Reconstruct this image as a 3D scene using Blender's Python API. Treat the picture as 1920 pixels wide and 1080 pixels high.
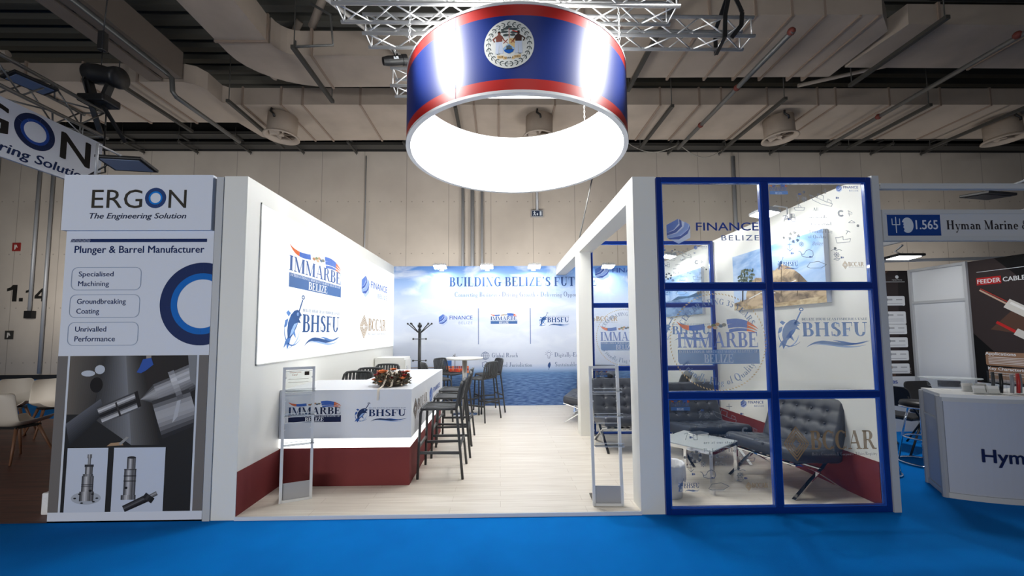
import bpy, bmesh, math, random
from mathutils import Vector, Matrix
random.seed(7)
PI = math.pi
R = math.radians
scn = bpy.context.scene
COL = scn.collection
for o in list(bpy.data.objects):
    bpy.data.objects.remove(o)

# ------------------------------------------------------------------ camera
cd = bpy.data.cameras.new('camera')
cam = bpy.data.objects.new('camera', cd)
COL.objects.link(cam)
yaw, pitch, roll = 0.0179, 0.06767, -0.00597
f = Vector((math.sin(yaw)*math.cos(pitch), math.cos(yaw)*math.cos(pitch), math.sin(pitch)))
r0 = Vector((math.cos(yaw), -math.sin(yaw), 0))
u0 = r0.cross(f)
rr = math.cos(roll)*r0 + math.sin(roll)*u0
uu = -math.sin(roll)*r0 + math.cos(roll)*u0
m = Matrix((rr, uu, -f)).transposed().to_4x4()
m.translation = (0, -3.5606, 1.5909)
cam.matrix_world = m
cd.sensor_fit = 'HORIZONTAL'
cd.sensor_width = 36.0
cd.lens = 750*36/1920
cd.shift_x = (960-949.92)/1920
cd.shift_y = (570.515-540)/1920
cd.clip_start = 0.05
cd.clip_end = 200
scn.camera = cam

# ------------------------------------------------------------------ world, exposure
w = bpy.data.worlds.new('hall_air')
scn.world = w
w.use_nodes = True
bg = w.node_tree.nodes['Background']
bg.inputs[0].default_value = (0.92, 0.96, 1.0, 1)
bg.inputs[1].default_value = 0.05
scn.view_settings.view_transform = 'Standard'
scn.view_settings.look = 'None'
scn.view_settings.exposure = 0.0
scn.view_settings.gamma = 1.0
scn.view_settings.use_curve_mapping = False
scn.cycles.sample_clamp_indirect = 6.0
scn.cycles.max_bounces = 7
scn.cycles.transparent_max_bounces = 24
scn.cycles.caustics_reflective = False
scn.cycles.caustics_refractive = False

def lamp(name, kind, loc, target, power, color=(1, 1, 1), size=0.2, angle=60, blend=0.5, size_y=None):
    d = bpy.data.lights.new(name, kind)
    d.energy = power
    d.color = color
    if kind == 'SPOT':
        d.spot_size = R(angle); d.spot_blend = blend; d.shadow_soft_size = size
    elif kind == 'AREA':
        d.size = size
        if size_y: d.shape = 'RECTANGLE'; d.size_y = size_y
    else:
        d.shadow_soft_size = size
    o = bpy.data.objects.new(name, d)
    COL.objects.link(o)
    o.location = loc
    if target is not None:
        o.rotation_euler = (Vector(target)-Vector(loc)).to_track_quat('-Z', 'Y').to_euler()
    return o
# unseen spots: two, clear of the truss, wash the hanging ring, truss_spot the floor
lamp('ring_spot', 'SPOT', (-3.6, -0.5, 6.9), (-0.55, 0.75, 4.70), 2600, (1, 0.99, 0.97), 0.12, 18, 0.7)
lamp('ring_spot', 'SPOT', (4.4, 0.0, 6.9), (1.15, 0.8, 4.70), 2600, (1, 0.99, 0.97), 0.12, 18, 0.7)
lamp('truss_spot', 'SPOT', (0.2, 1.6, 5.45), (-0.1, 1.6, 0), 260, (1, 0.97, 0.93), 0.25, 84, 0.8)
# light of the stands across the aisle, behind the photographer, and a weak hall lamp
lamp('opposite_stand_lamp', 'AREA', (-5.5, -11.0, 1.7), (-1.5, 0, 1.6), 600, (1.0, 0.985, 0.95), 9.0, size_y=1.4)
lamp('truss_spot', 'SPOT', (2.95, 1.58, 5.45), (2.85, -1.6, 0), 900, (1, 0.97, 0.93), 0.10, 42, 0.9)  # added spot to brighten the aisle carpet through the lounge glass
lamp('hall_high_lamp', 'AREA', (1.0, -6.5, 9.0), (0.5, 5, 6.0), 45, (1, 0.95, 0.9), 3.0)
# added lights for unseen stands behind the printed wall; they brighten the hall wall
for lx, lp in ((-14.5, 95), (-8.0, 70), (-2.5, 120), (2.0, 140), (8.0, 90), (15.0, 60)):
    lamp('rear_wall_fill', 'AREA', (lx, 7.6, 2.7), (lx, 11.0, 4.4), lp, (1, 0.97, 0.92), 1.6)
# ------------------------------------------------------------------ materials
MATS = {}
def nt(name):
    mt = bpy.data.materials.new(name)
    mt.use_nodes = True
    return mt, mt.node_tree.nodes, mt.node_tree.links, mt.node_tree.nodes['Principled BSDF']
def mat(name, col, rough=0.5, metal=0.0, emit=0.0, ecol=None, alpha=1.0, spec=0.5, bump=None, var=None, coat=0.0):
    if name in MATS: return MATS[name]
    mt, N, L, b = nt(name)
    c = (*col, 1)
    b.inputs['Base Color'].default_value = c
    b.inputs['Roughness'].default_value = rough
    b.inputs['Metallic'].default_value = metal
    b.inputs['Specular IOR Level'].default_value = spec
    b.inputs['Coat Weight'].default_value = coat
    if emit:
        b.inputs['Emission Color'].default_value = (*(ecol or col), 1)
        b.inputs['Emission Strength'].default_value = emit
    if alpha < 1: b.inputs['Alpha'].default_value = alpha
    if bump or var:
        tc = N.new('ShaderNodeTexCoord')
        nz = N.new('ShaderNodeTexNoise')
        nz.inputs['Scale'].default_value = (bump or var)[0]
        nz.inputs['Detail'].default_value = 5
        L.new(tc.outputs['Object'], nz.inputs['Vector'])
        if bump:
            bp = N.new('ShaderNodeBump')
            bp.inputs['Strength'].default_value = bump[1]
            bp.inputs['Distance'].default_value = bump[2]
            L.new(nz.outputs['Fac'], bp.inputs['Height'])
            L.new(bp.outputs['Normal'], b.inputs['Normal'])
        if var:
            rp = N.new('ShaderNodeValToRGB')
            k = var[1]
            rp.color_ramp.elements[0].position = 0.3
            rp.color_ramp.elements[1].position = 0.7
            rp.color_ramp.elements[0].color = (*[x*(1-k) for x in col], 1)
            rp.color_ramp.elements[1].color = (*[min(1, x*(1+k)) for x in col], 1)
            L.new(nz.outputs['Fac'], rp.inputs['Fac'])
            L.new(rp.outputs['Color'], b.inputs['Base Color'])
    MATS[name] = mt
    return mt
def srgb(r, g, b):
    return tuple(((x/255)/12.92 if x/255 <= 0.04045 else ((x/255+0.055)/1.055)**2.4) for x in (r, g, b))
def ink(r, g, b, kind='p'):
    """printed colours: p = matt print, g = sticker on clear glass, l = print on a backlit sheet"""
    key = 'ink_%s_%d_%d_%d' % (kind, r, g, b)
    if key in MATS: return MATS[key]
    c = srgb(r, g, b)
    if kind == 'p': return mat(key, c, 0.5, spec=0.12)
    if kind == 'l': return mat(key, c, 0.4, emit=0.12, spec=0.1)
    mt, N, L, b_ = nt(key)            # translucent film
    N.remove(b_)
    d = N.new('ShaderNodeBsdfDiffuse'); d.inputs[0].default_value = (*c, 1)
    tl = N.new('ShaderNodeBsdfTranslucent'); tl.inputs[0].default_value = (*c, 1)
    tr = N.new('ShaderNodeBsdfTransparent')
    m1 = N.new('ShaderNodeMixShader'); m1.inputs[0].default_value = 0.6
    L.new(d.outputs[0], m1.inputs[1]); L.new(tl.outputs[0], m1.inputs[2])
    m2 = N.new('ShaderNodeMixShader'); m2.inputs[0].default_value = 0.78
    L.new(tr.outputs[0], m2.inputs[1]); L.new(m1.outputs[0], m2.inputs[2])
    L.new(m2.outputs[0], N['Material Output'].inputs[0])
    MATS[key] = mt
    return mt

M = {}
M['white'] = mat('white_laminate', (0.80, 0.80, 0.77), 0.45)
M['frame_white'] = mat('white_painted_wood', (0.78, 0.775, 0.73), 0.5)
M['red'] = mat('red_base_cloth', srgb(116, 40, 41), 0.75, bump=(300, 0.15, 0.002))
M['lightbox'] = mat('backlit_sheet', (0.22, 0.23, 0.24), 0.5, emit=0.93, ecol=(0.95, 0.975, 1.0), spec=0.1)
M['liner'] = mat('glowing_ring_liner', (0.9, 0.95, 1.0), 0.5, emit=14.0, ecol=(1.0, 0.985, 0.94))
M['led'] = mat('led_strip_glow', (1, 1, 1), 0.4, emit=1.6, ecol=(1, 0.99, 0.96))
M['lens'] = mat('flood_lens', (1, 1, 1), 0.3, emit=95.0)
M['acr_edge'] = mat('clear_plastic_edge', (.9, .92, .92), .2, alpha=.55)
M['lens2'] = mat('flood_lens_dim', (1, 1, 1), 0.3, emit=14.0)
M['lens_off'] = mat('flood_lens_off', srgb(120, 135, 165), 0.25)
M['blue'] = mat('blue_lacquered_metal', srgb(8, 42, 120), 0.28, coat=0.3)
M['alu'] = mat('brushed_aluminium', (0.70, 0.71, 0.72), 0.5, 0.1)
M['alu_matt'] = mat('anodised_aluminium', (0.42, 0.43, 0.45), 0.5, 0.4)
M['truss'] = mat('truss_aluminium', (0.8, 0.8, 0.8), 0.35, 0.6)
M['chrome'] = mat('polished_chrome', (0.85, 0.86, 0.88), 0.08, 1.0)
M['black'] = mat('black_plastic', (0.012, 0.012, 0.013), 0.45)
M['stool'] = mat('dark_grey_plastic', srgb(62, 64, 66), 0.55)
M['stool_f'] = mat('charcoal_lacquered_steel', srgb(50, 52, 54), 0.45)
M['leather'] = mat('black_leather', srgb(54, 58, 68), 0.42, bump=(160, 0.12, 0.002))
M['duct'] = mat('painted_sheet_duct', srgb(176, 162, 148), 0.7, var=(1.2, 0.10))
M['duct_seam'] = mat('duct_flange', srgb(150, 132, 118), 0.7)
M['channel'] = mat('dark_channel', srgb(66, 64, 60), 0.6)
M['pipe'] = mat('galvanised_pipe', srgb(118, 118, 116), 0.45, 0.5)
M['rust'] = mat('red_primer', srgb(112, 52, 44), 0.7)
M['darksteel'] = mat('dark_steel', srgb(40, 40, 40), 0.7)
M['beam'] = mat('painted_roof_beam', srgb(120, 108, 98), 0.75)
M['shell'] = mat('white_chair_shell', srgb(205, 196, 184), 0.5)
M['wood_leg'] = mat('beech_leg', srgb(120, 84, 62), 0.5)
M['panel'] = mat('white_system_panel', (0.72, 0.74, 0.76), 0.5)
M['sign'] = mat('printed_white_panel', srgb(216, 221, 232), 0.5, spec=0.2)
M['grey_post'] = mat('light_grey_post', srgb(186, 188, 190), 0.5)
M['plate_white'] = mat('white_table_top', (0.86, 0.86, 0.84), 0.3)
M['steel_col'] = mat('satin_steel', (0.55, 0.52, 0.48), 0.3, 1.0)
M['bag'] = mat('white_bin_liner', (0.82, 0.82, 0.84), 0.4, bump=(25, 0.8, 0.01))

def glassmat(name, tint, refl=0.06, fac=None):
    mt, N, L, b = nt(name)
    N.remove(b)
    out = N['Material Output']
    t = N.new('ShaderNodeBsdfTransparent'); t.inputs[0].default_value = (*tint, 1)
    g = N.new('ShaderNodeBsdfGlossy'); g.inputs['Roughness'].default_value = 0.02
    lw = N.new('ShaderNodeLayerWeight'); lw.inputs[0].default_value = 0.12
    mr = N.new('ShaderNodeMath'); mr.operation = 'MULTIPLY'; mr.inputs[1].default_value = 0.8
    ad = N.new('ShaderNodeMath'); ad.operation = 'ADD'; ad.inputs[1].default_value = refl
    L.new(lw.outputs['Fresnel'], mr.inputs[0]); L.new(mr.outputs[0], ad.inputs[0])
    mx = N.new('ShaderNodeMixShader')
    L.new(ad.outputs[0], mx.inputs[0]); L.new(t.outputs[0], mx.inputs[1]); L.new(g.outputs[0], mx.inputs[2])
    L.new(mx.outputs[0], out.inputs[0])
    return mt
M['glass'] = glassmat('clear_pane', (0.95, 0.96, 0.96), 0.03)
M['acrylic'] = glassmat('clear_acrylic', (0.972, 0.98, 0.98), 0.05)
M['table_glass'] = mat('table_top_glass', (0.72, 0.77, 0.78), 0.08, alpha=0.62)  # white tint stands in for the reflection of white walls

def planks(name, c1, c2, c3, scale, rough, length=6.0, var=0.5):
    mt, N, L, b = nt(name)
    tc = N.new('ShaderNodeTexCoord')
    br = N.new('ShaderNodeTexBrick')
    br.inputs['Scale'].default_value = scale
    br.inputs['Color1'].default_value = (*c1, 1); br.inputs['Color2'].default_value = (*c2, 1); br.inputs['Mortar'].default_value = (*c3, 1)
    br.inputs['Mortar Size'].default_value = 0.008
    br.inputs['Brick Width'].default_value = length
    br.inputs['Row Height'].default_value = 0.6
    br.offset = 0.37
    nz = N.new('ShaderNodeTexNoise'); nz.inputs['Scale'].default_value = 2.2; nz.inputs['Detail'].default_value = 8
    mp = N.new('ShaderNodeMapping'); mp.inputs['Scale'].default_value = (0.7, 14, 1)
    L.new(tc.outputs['Object'], br.inputs['Vector'])
    L.new(tc.outputs['Object'], mp.inputs[0]); L.new(mp.outputs[0], nz.inputs['Vector'])
    rp = N.new('ShaderNodeValToRGB')
    rp.color_ramp.elements[0].position = 0.32; rp.color_ramp.elements[1].position = 0.68
    v = 1-var
    rp.color_ramp.elements[0].color = (v, v*0.97, v*0.94, 1); rp.color_ramp.elements[1].color = (1, 1, 1, 1)
    L.new(nz.outputs['Fac'], rp.inputs['Fac'])
    mx = N.new('ShaderNodeMix'); mx.data_type = 'RGBA'; mx.blend_type = 'MULTIPLY'; mx.inputs[0].default_value = 1
    L.new(br.outputs['Color'], mx.inputs[6]); L.new(rp.outputs['Color'], mx.inputs[7])
    L.new(mx.outputs[2], b.inputs['Base Color'])
    b.inputs['Roughness'].default_value = rough
    return mt
M['floor_pale'] = planks('pale_washed_oak', srgb(240, 233, 221), srgb(234, 226, 213), srgb(204, 192, 176), 5.0, 0.35, 6.0, 0.16)
M['floor_red'] = planks('red_brown_planks', srgb(120, 66, 52), srgb(100, 54, 44), srgb(60, 34, 28), 4.0, 0.5, 6.0, 0.5)

def carpet():
    mt, N, L, b = nt('blue_fair_carpet')
    tc = N.new('ShaderNodeTexCoord')
    n1 = N.new('ShaderNodeTexNoise'); n1.inputs['Scale'].default_value = 1.6; n1.inputs['Detail'].default_value = 6
    n2 = N.new('ShaderNodeTexNoise'); n2.inputs['Scale'].default_value = 260; n2.inputs['Detail'].default_value = 2
    L.new(tc.outputs['Object'], n1.inputs['Vector']); L.new(tc.outputs['Object'], n2.inputs['Vector'])
    rp = N.new('ShaderNodeValToRGB')
    rp.color_ramp.elements[0].position = 0.35; rp.color_ramp.elements[1].position = 0.65
    rp.color_ramp.elements[0].color = (*srgb(0, 118, 206), 1); rp.color_ramp.elements[1].color = (*srgb(0, 127, 218), 1)
    L.new(n1.outputs['Fac'], rp.inputs['Fac']); L.new(rp.outputs['Color'], b.inputs['Base Color'])
    bp = N.new('ShaderNodeBump'); bp.inputs['Strength'].default_value = 0.4; bp.inputs['Distance'].default_value = 0.004
    L.new(n2.outputs['Fac'], bp.inputs['Height']); L.new(bp.outputs['Normal'], b.inputs['Normal'])
    b.inputs['Roughness'].default_value = 0.95
    b.inputs['Specular IOR Level'].default_value = 0.1
    return mt
M['carpet'] = carpet()

def hallwall():
    mt, N, L, b = nt('bolted_concrete_panels')
    tc = N.new('ShaderNodeTexCoord')
    sx = N.new('ShaderNodeSeparateXYZ'); L.new(tc.outputs['Object'], sx.inputs[0])
    def mth(op, a, bb=None, clamp=False):
        n = N.new('ShaderNodeMath'); n.operation = op; n.use_clamp = clamp
        for i, v in enumerate((a, bb)):
            if v is None: continue
            if isinstance(v, (int, float)): n.inputs[i].default_value = v
            else: L.new(v, n.inputs[i])
        return n.outputs[0]
    X, Z = sx.outputs['X'], sx.outputs['Z']
    def grid(v, period, off):   # distance to nearest multiple
        t = mth('FRACT', mth('DIVIDE', mth('ADD', v, off+1000*period), period))
        return mth('MULTIPLY', mth('SUBTRACT', 0.5, mth('ABSOLUTE', mth('SUBTRACT', t, 0.5))), period)
    seam = mth('LESS_THAN', grid(X, 1.56, 0.3), 0.012)
    dx = grid(X, 0.39, 0.1); dz = grid(Z, 1.94, -0.58)
    dot = mth('LESS_THAN', mth('SQRT', mth('ADD', mth('MULTIPLY', dx, dx), mth('MULTIPLY', dz, dz))), 0.024)
    hs = mth('LESS_THAN', grid(Z, 5.82, -0.3), 0.012)
    fac = mth('MULTIPLY', mth('MAXIMUM', seam, dot), 0.4)
    nz = N.new('ShaderNodeTexNoise'); nz.inputs['Scale'].default_value = 0.7; nz.inputs['Detail'].default_value = 6
    L.new(tc.outputs['Object'], nz.inputs['Vector'])
    rp = N.new('ShaderNodeValToRGB')
    rp.color_ramp.elements[0].position = 0.3; rp.color_ramp.elements[1].position = 0.7
    rp.color_ramp.elements[0].color = (*srgb(186, 176, 165), 1); rp.color_ramp.elements[1].color = (*srgb(202, 192, 180), 1)
    L.new(nz.outputs['Fac'], rp.inputs['Fac'])
    mx = N.new('ShaderNodeMix'); mx.data_type = 'RGBA'
    L.new(fac, mx.inputs[0]); L.new(rp.outputs['Color'], mx.inputs[6]); mx.inputs[7].default_value = (*srgb(70, 62, 56), 1)
    L.new(mx.outputs[2], b.inputs['Base Color'])
    b.inputs['Roughness'].default_value = 0.85
    return mt
M['hallwall'] = hallwall()

def seaprint():
    """the printed picture of the back wall: clouds over a calm sea (object Z is height, X is width)"""
    mt, N, L, b = nt('printed_sky_and_sea')
    tc = N.new('ShaderNodeTexCoord')
    sx = N.new('ShaderNodeSeparateXYZ'); L.new(tc.outputs['Object'], sx.inputs[0])
    dv = N.new('ShaderNodeMath'); dv.operation = 'DIVIDE'; dv.inputs[1].default_value = 3.0; L.new(sx.outputs['Z'], dv.inputs[0])
    rp = N.new('ShaderNodeValToRGB'); cr = rp.color_ramp
    cols = [(0.0, (44, 84, 140)), (0.10, (58, 100, 156)), (0.235, (92, 132, 182)), (0.262, (156, 178, 212)), (0.30, (200, 208, 226)), (0.5, (212, 220, 236)), (0.72, (206, 217, 238)), (0.86, (158, 186, 228)), (1.0, (84, 136, 208))]
    cr.elements[0].position = 0; cr.elements[0].color = (*srgb(*cols[0][1]), 1)
    cr.elements[1].position = 1; cr.elements[1].color = (*srgb(*cols[-1][1]), 1)
    for p_, c_ in cols[1:-1]:
        e = cr.elements.new(p_); e.color = (*srgb(*c_), 1)
    L.new(dv.outputs[0], rp.inputs['Fac'])
    # clouds
    mp = N.new('ShaderNodeMapping'); mp.inputs['Scale'].default_value = (1.1, 1, 2.4); L.new(tc.outputs['Object'], mp.inputs[0])
    nz = N.new('ShaderNodeTexNoise'); nz.inputs['Scale'].default_value = 1.3; nz.inputs['Detail'].default_value = 7; nz.inputs['Distortion'].default_value = 0.6
    L.new(mp.outputs[0], nz.inputs['Vector'])
    r2 = N.new('ShaderNodeValToRGB'); r2.color_ramp.elements[0].position = 0.50; r2.color_ramp.elements[1].position = 0.66
    L.new(nz.outputs['Fac'], r2.inputs['Fac'])
    up = N.new('ShaderNodeMapRange'); up.inputs[1].default_value = 0.95; up.inputs[2].default_value = 1.6; up.inputs[4].default_value = 0.75
    L.new(sx.outputs['Z'], up.inputs[0])
    mu = N.new('ShaderNodeMath'); mu.operation = 'MULTIPLY'; L.new(r2.outputs['Color'], mu.inputs[0]); L.new(up.outputs[0], mu.inputs[1])
    m1 = N.new('ShaderNodeMix'); m1.data_type = 'RGBA'; L.new(mu.outputs[0], m1.inputs[0]); L.new(rp.outputs['Color'], m1.inputs[6]); m1.inputs[7].default_value = (*srgb(228, 234, 244), 1)
    # ripples
    mp2 = N.new('ShaderNodeMapping'); mp2.inputs['Scale'].default_value = (3, 1, 26); L.new(tc.outputs['Object'], mp2.inputs[0])
    n2 = N.new('ShaderNodeTexNoise'); n2.inputs['Scale'].default_value = 2.2; n2.inputs['Detail'].default_value = 6; L.new(mp2.outputs[0], n2.inputs['Vector'])
    r3 = N.new('ShaderNodeValToRGB'); r3.color_ramp.elements[0].position = 0.38; r3.color_ramp.elements[1].position = 0.64
    r3.color_ramp.elements[0].color = (*srgb(22, 54, 112), 1); r3.color_ramp.elements[1].color = (*srgb(126, 158, 204), 1)
    L.new(n2.outputs['Fac'], r3.inputs['Fac'])
    lo = N.new('ShaderNodeMapRange'); lo.inputs[1].default_value = 0.80; lo.inputs[2].default_value = 0.55; lo.inputs[4].default_value = 0.55
    L.new(sx.outputs['Z'], lo.inputs[0])
    m2 = N.new('ShaderNodeMix'); m2.data_type = 'RGBA'; L.new(lo.outputs[0], m2.inputs[0]); L.new(m1.outputs[2], m2.inputs[6]); L.new(r3.outputs['Color'], m2.inputs[7])
    L.new(m2.outputs[2], b.inputs['Base Color'])
    b.inputs['Roughness'].default_value = 0.55
    return mt
M['sea'] = seaprint()

# ------------------------------------------------------------------ mesh builder
class B:
    def __init__(s): s.v = []; s.f = []; s.mi = []; s.sm = []
    def add(s, vs, fs, mi=0, smooth=False):
        k = len(s.v)
        s.v += [tuple(v) for v in vs]
        for q in fs:
            s.f.append([i+k for i in q]); s.mi.append(mi); s.sm.append(smooth)
        return s
    def box(s, x0, x1, y0, y1, z0, z1, mi=0, M4=None):
        vs = [Vector((x, y, z)) for z in (z0, z1) for y in (y0, y1) for x in (x0, x1)]
        if M4 is not None: vs = [M4 @ v for v in vs]
        return s.add(vs, [(0, 2, 3, 1), (4, 5, 7, 6), (0, 1, 5, 4), (2, 6, 7, 3), (0, 4, 6, 2), (1, 3, 7, 5)], mi)
    def prism(s, pts, z0, z1, mi=0, M4=None):
        n = len(pts)
        vs = [Vector((x, y, z0)) for x, y in pts]+[Vector((x, y, z1)) for x, y in pts]
        if M4 is not None: vs = [M4 @ v for v in vs]
        return s.add(vs, [tuple(range(n-1, -1, -1)), tuple(range(n, 2*n))]+[(i, (i+1) % n, n+(i+1) % n, n+i) for i in range(n)], mi)
    def tube(s, pts, r, n=8, mi=0, caps=True, smooth=True, closed=False):
        pts = [Vector(p) for p in pts]
        m_ = len(pts)
        rs = r if isinstance(r, (list, tuple)) else [r]*m_
        vs = []
        prev = None
        for i, p in enumerate(pts):
            if closed: t = (pts[(i+1) % m_]-pts[i-1])
            else: t = (pts[min(i+1, m_-1)]-pts[max(i-1, 0)])
            t.normalize()
            if prev is None:
                a = Vector((0, 0, 1)) if abs(t.z) < 0.9 else Vector((1, 0, 0))
                n1 = t.cross(a).normalized()
            else:
                n1 = (prev-t*prev.dot(t))
                n1 = n1.normalized() if n1.length > 1e-6 else t.orthogonal().normalized()
            prev = n1
            n2 = t.cross(n1)
            for j in range(n):
                a = 2*PI*j/n
                vs.append(p+(n1*math.cos(a)+n2*math.sin(a))*rs[i])
        fs = []
        for i in range(m_ if closed else m_-1):
            i2 = (i+1) % m_
            for j in range(n):
                fs.append((i*n+j, i*n+(j+1) % n, i2*n+(j+1) % n, i2*n+j))
        s.add(vs, fs, mi, smooth)
        if caps and not closed:
            k = len(s.v)-len(vs)
            s.f.append([k+j for j in range(n-1, -1, -1)]); s.mi.append(mi); s.sm.append(False)
            s.f.append([k+(m_-1)*n+j for j in range(n)]); s.mi.append(mi); s.sm.append(False)
        return s
    def bar(s, p0, p1, w, h, mi=0, up=(0, 0, 1)):
        p0 = Vector(p0); p1 = Vector(p1); t = (p1-p0).normalized()
        u_ = Vector(up); sd = t.cross(u_)
        if sd.length < 1e-4: sd = t.cross(Vector((1, 0, 0)))
        sd.normalize(); u_ = sd.cross(t)
        vs = []
        for p in (p0, p1):
            for a, b_ in ((-1, -1), (1, -1), (1, 1), (-1, 1)):
                vs.append(p+sd*(a*w/2)+u_*(b_*h/2))
        return s.add(vs, [(3, 2, 1, 0), (4, 5, 6, 7), (0, 1, 5, 4), (1, 2, 6, 5), (2, 3, 7, 6), (3, 0, 4, 7)], mi)
    def lathe(s, prof, c=(0, 0, 0), n=24, mi=0, smooth=True, M4=None, caps=True):
        vs = []
        for r, z in prof:
            for j in range(n):
                a = 2*PI*j/n
                vs.append(Vector((c[0]+r*math.cos(a), c[1]+r*math.sin(a), c[2]+z)))
        if M4 is not None: vs = [M4 @ v for v in vs]
        fs = [(i*n+j, i*n+(j+1) % n, (i+1)*n+(j+1) % n, (i+1)*n+j) for i in range(len(prof)-1) for j in range(n)]
        k = len(s.v)
        s.add(vs, fs, mi, smooth)
        if not caps or prof[0] == prof[-1]: return s
        for i, rev in ((0, True), (len(prof)-1, False)):
            if prof[i][0] > 1e-3:
                q = [k+i*n+j for j in range(n)]
                s.f.append(q[::-1] if rev else q); s.mi.append(mi); s.sm.append(False)
        return s
    def ball(s, c, r, mi=0, n=10, sc=(1, 1, 1)):
        prof = [(r*math.sin(PI*i/(n//2+1)) or 1e-6, -r*math.cos(PI*i/(n//2+1))) for i in range(n//2+2)]
        M4 = Matrix.Translation(c) @ Matrix.Diagonal((*sc, 1))
        return s.lathe(prof, (0, 0, 0), n, mi, True, M4)
    def strip(s, a, b_, mi=0, smooth=False):
        n = len(a)
        return s.add(list(a)+list(b_), [(i, i+1, n+i+1, n+i) for i in range(n-1)], mi, smooth)
    def build(s, name, mats, parent=None, world=True, bevel=0, seg=2, **tags):
        me = bpy.data.meshes.new(name)
        off = Vector((0, 0, 0))
        if parent is not None and world:
            q = parent
            while q is not None:
                off += Vector(q.location); q = q.parent
        me.from_pydata([Vector(v)-off for v in s.v], [], s.f)
        if not isinstance(mats, (list, tuple)): mats = [mats]
        for k in mats: me.materials.append(M[k] if isinstance(k, str) else k)
        me.polygons.foreach_set('material_index', s.mi)
        me.polygons.foreach_set('use_smooth', s.sm)
        me.update()
        o = bpy.data.objects.new(name, me)
        COL.objects.link(o)
        if parent is not None: o.parent = parent
        if bevel:
            md = o.modifiers.new('edge', 'BEVEL'); md.width = bevel; md.segments = seg; md.limit_method = 'ANGLE'; md.angle_limit = R(40)
        tag(o, **tags)
        return o
def tag(o, label=None, cat=None, group=None, kind=None):
    if label: o['label'] = label
    if cat: o['category'] = cat
    if group: o['group'] = group
    if kind: o['kind'] = kind
    return o
def thing(name, loc, label, cat, rz=0, group=None):
    o = bpy.data.objects.new(name, None)
    COL.objects.link(o)
    o.empty_display_size = 0.1
    o.location = loc; o.rotation_euler = (0, 0, rz)
    return tag(o, label, cat, group)
def copy_tree(o, parent=None):
    c = o.copy(); COL.objects.link(c)
    if parent is not None: c.parent = parent
    for ch in [q for q in KIDS.get(o.name, [])] or list(o.children): copy_tree(ch, c)
    return c
KIDS = {}

# ------------------------------------------------------------------ flat printing: letters and marks
def rect(x0, y0, x1, y1): return [(x0, y0), (x1, y0), (x1, y1), (x0, y1)]
def arcband(cx, cy, rx, ry, a0, a1, wmax, wmin, n=None):
    n = n or max(4, int(abs(a1-a0)/14))
    out = []
    P0 = None
    for i in range(n+1):
        a = R(a0+(a1-a0)*i/n)
        o = (cx+rx*math.cos(a), cy+ry*math.sin(a))
        q = (cx+(rx-wmax)*math.cos(a), cy+(ry-wmin)*math.sin(a))
        if P0: out.append([P0[0], o, q, P0[1]])
        P0 = (o, q)
    return out
TH, SF = 0.068, 0.06
def _S(x, y0, y1, w=0.165):
    e = .03 if w > .14 else .012
    return [rect(x-e, y0, x+w+e, y1)]
def _H(x0, x1, y): return [rect(x0, y, x1, y+TH)]
def _F(x0, x1, y): return [rect(x0, 0, x1, SF)] if y == 0 else [rect(x0, y-SF, x1, y)]
def _L(x0, y0, x1, y1, w): return [[(x0, y0), (x0+w, y0), (x1+w, y1), (x1, y1)]]
def _A(cx, cy, rx, ry, a0, a1, w=0.17): return arcband(cx, cy, rx, ry, a0, a1, w*1.3, TH if w > .12 else .06)
def _R(x0, x1, y0, y1): return [rect(x0, y0, x1, y1)]
T1 = 1-TH
def _arch(x, h=0.46):   # n-like arch starting at stem x
    return _A(x+0.19, h-0.17, 0.17, 0.18, 0, 150, 0.11)+_S(x+0.25, 0, h-0.15, 0.11)+_F(x+0.2, x+0.43, 0)
LW = 0.125
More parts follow.
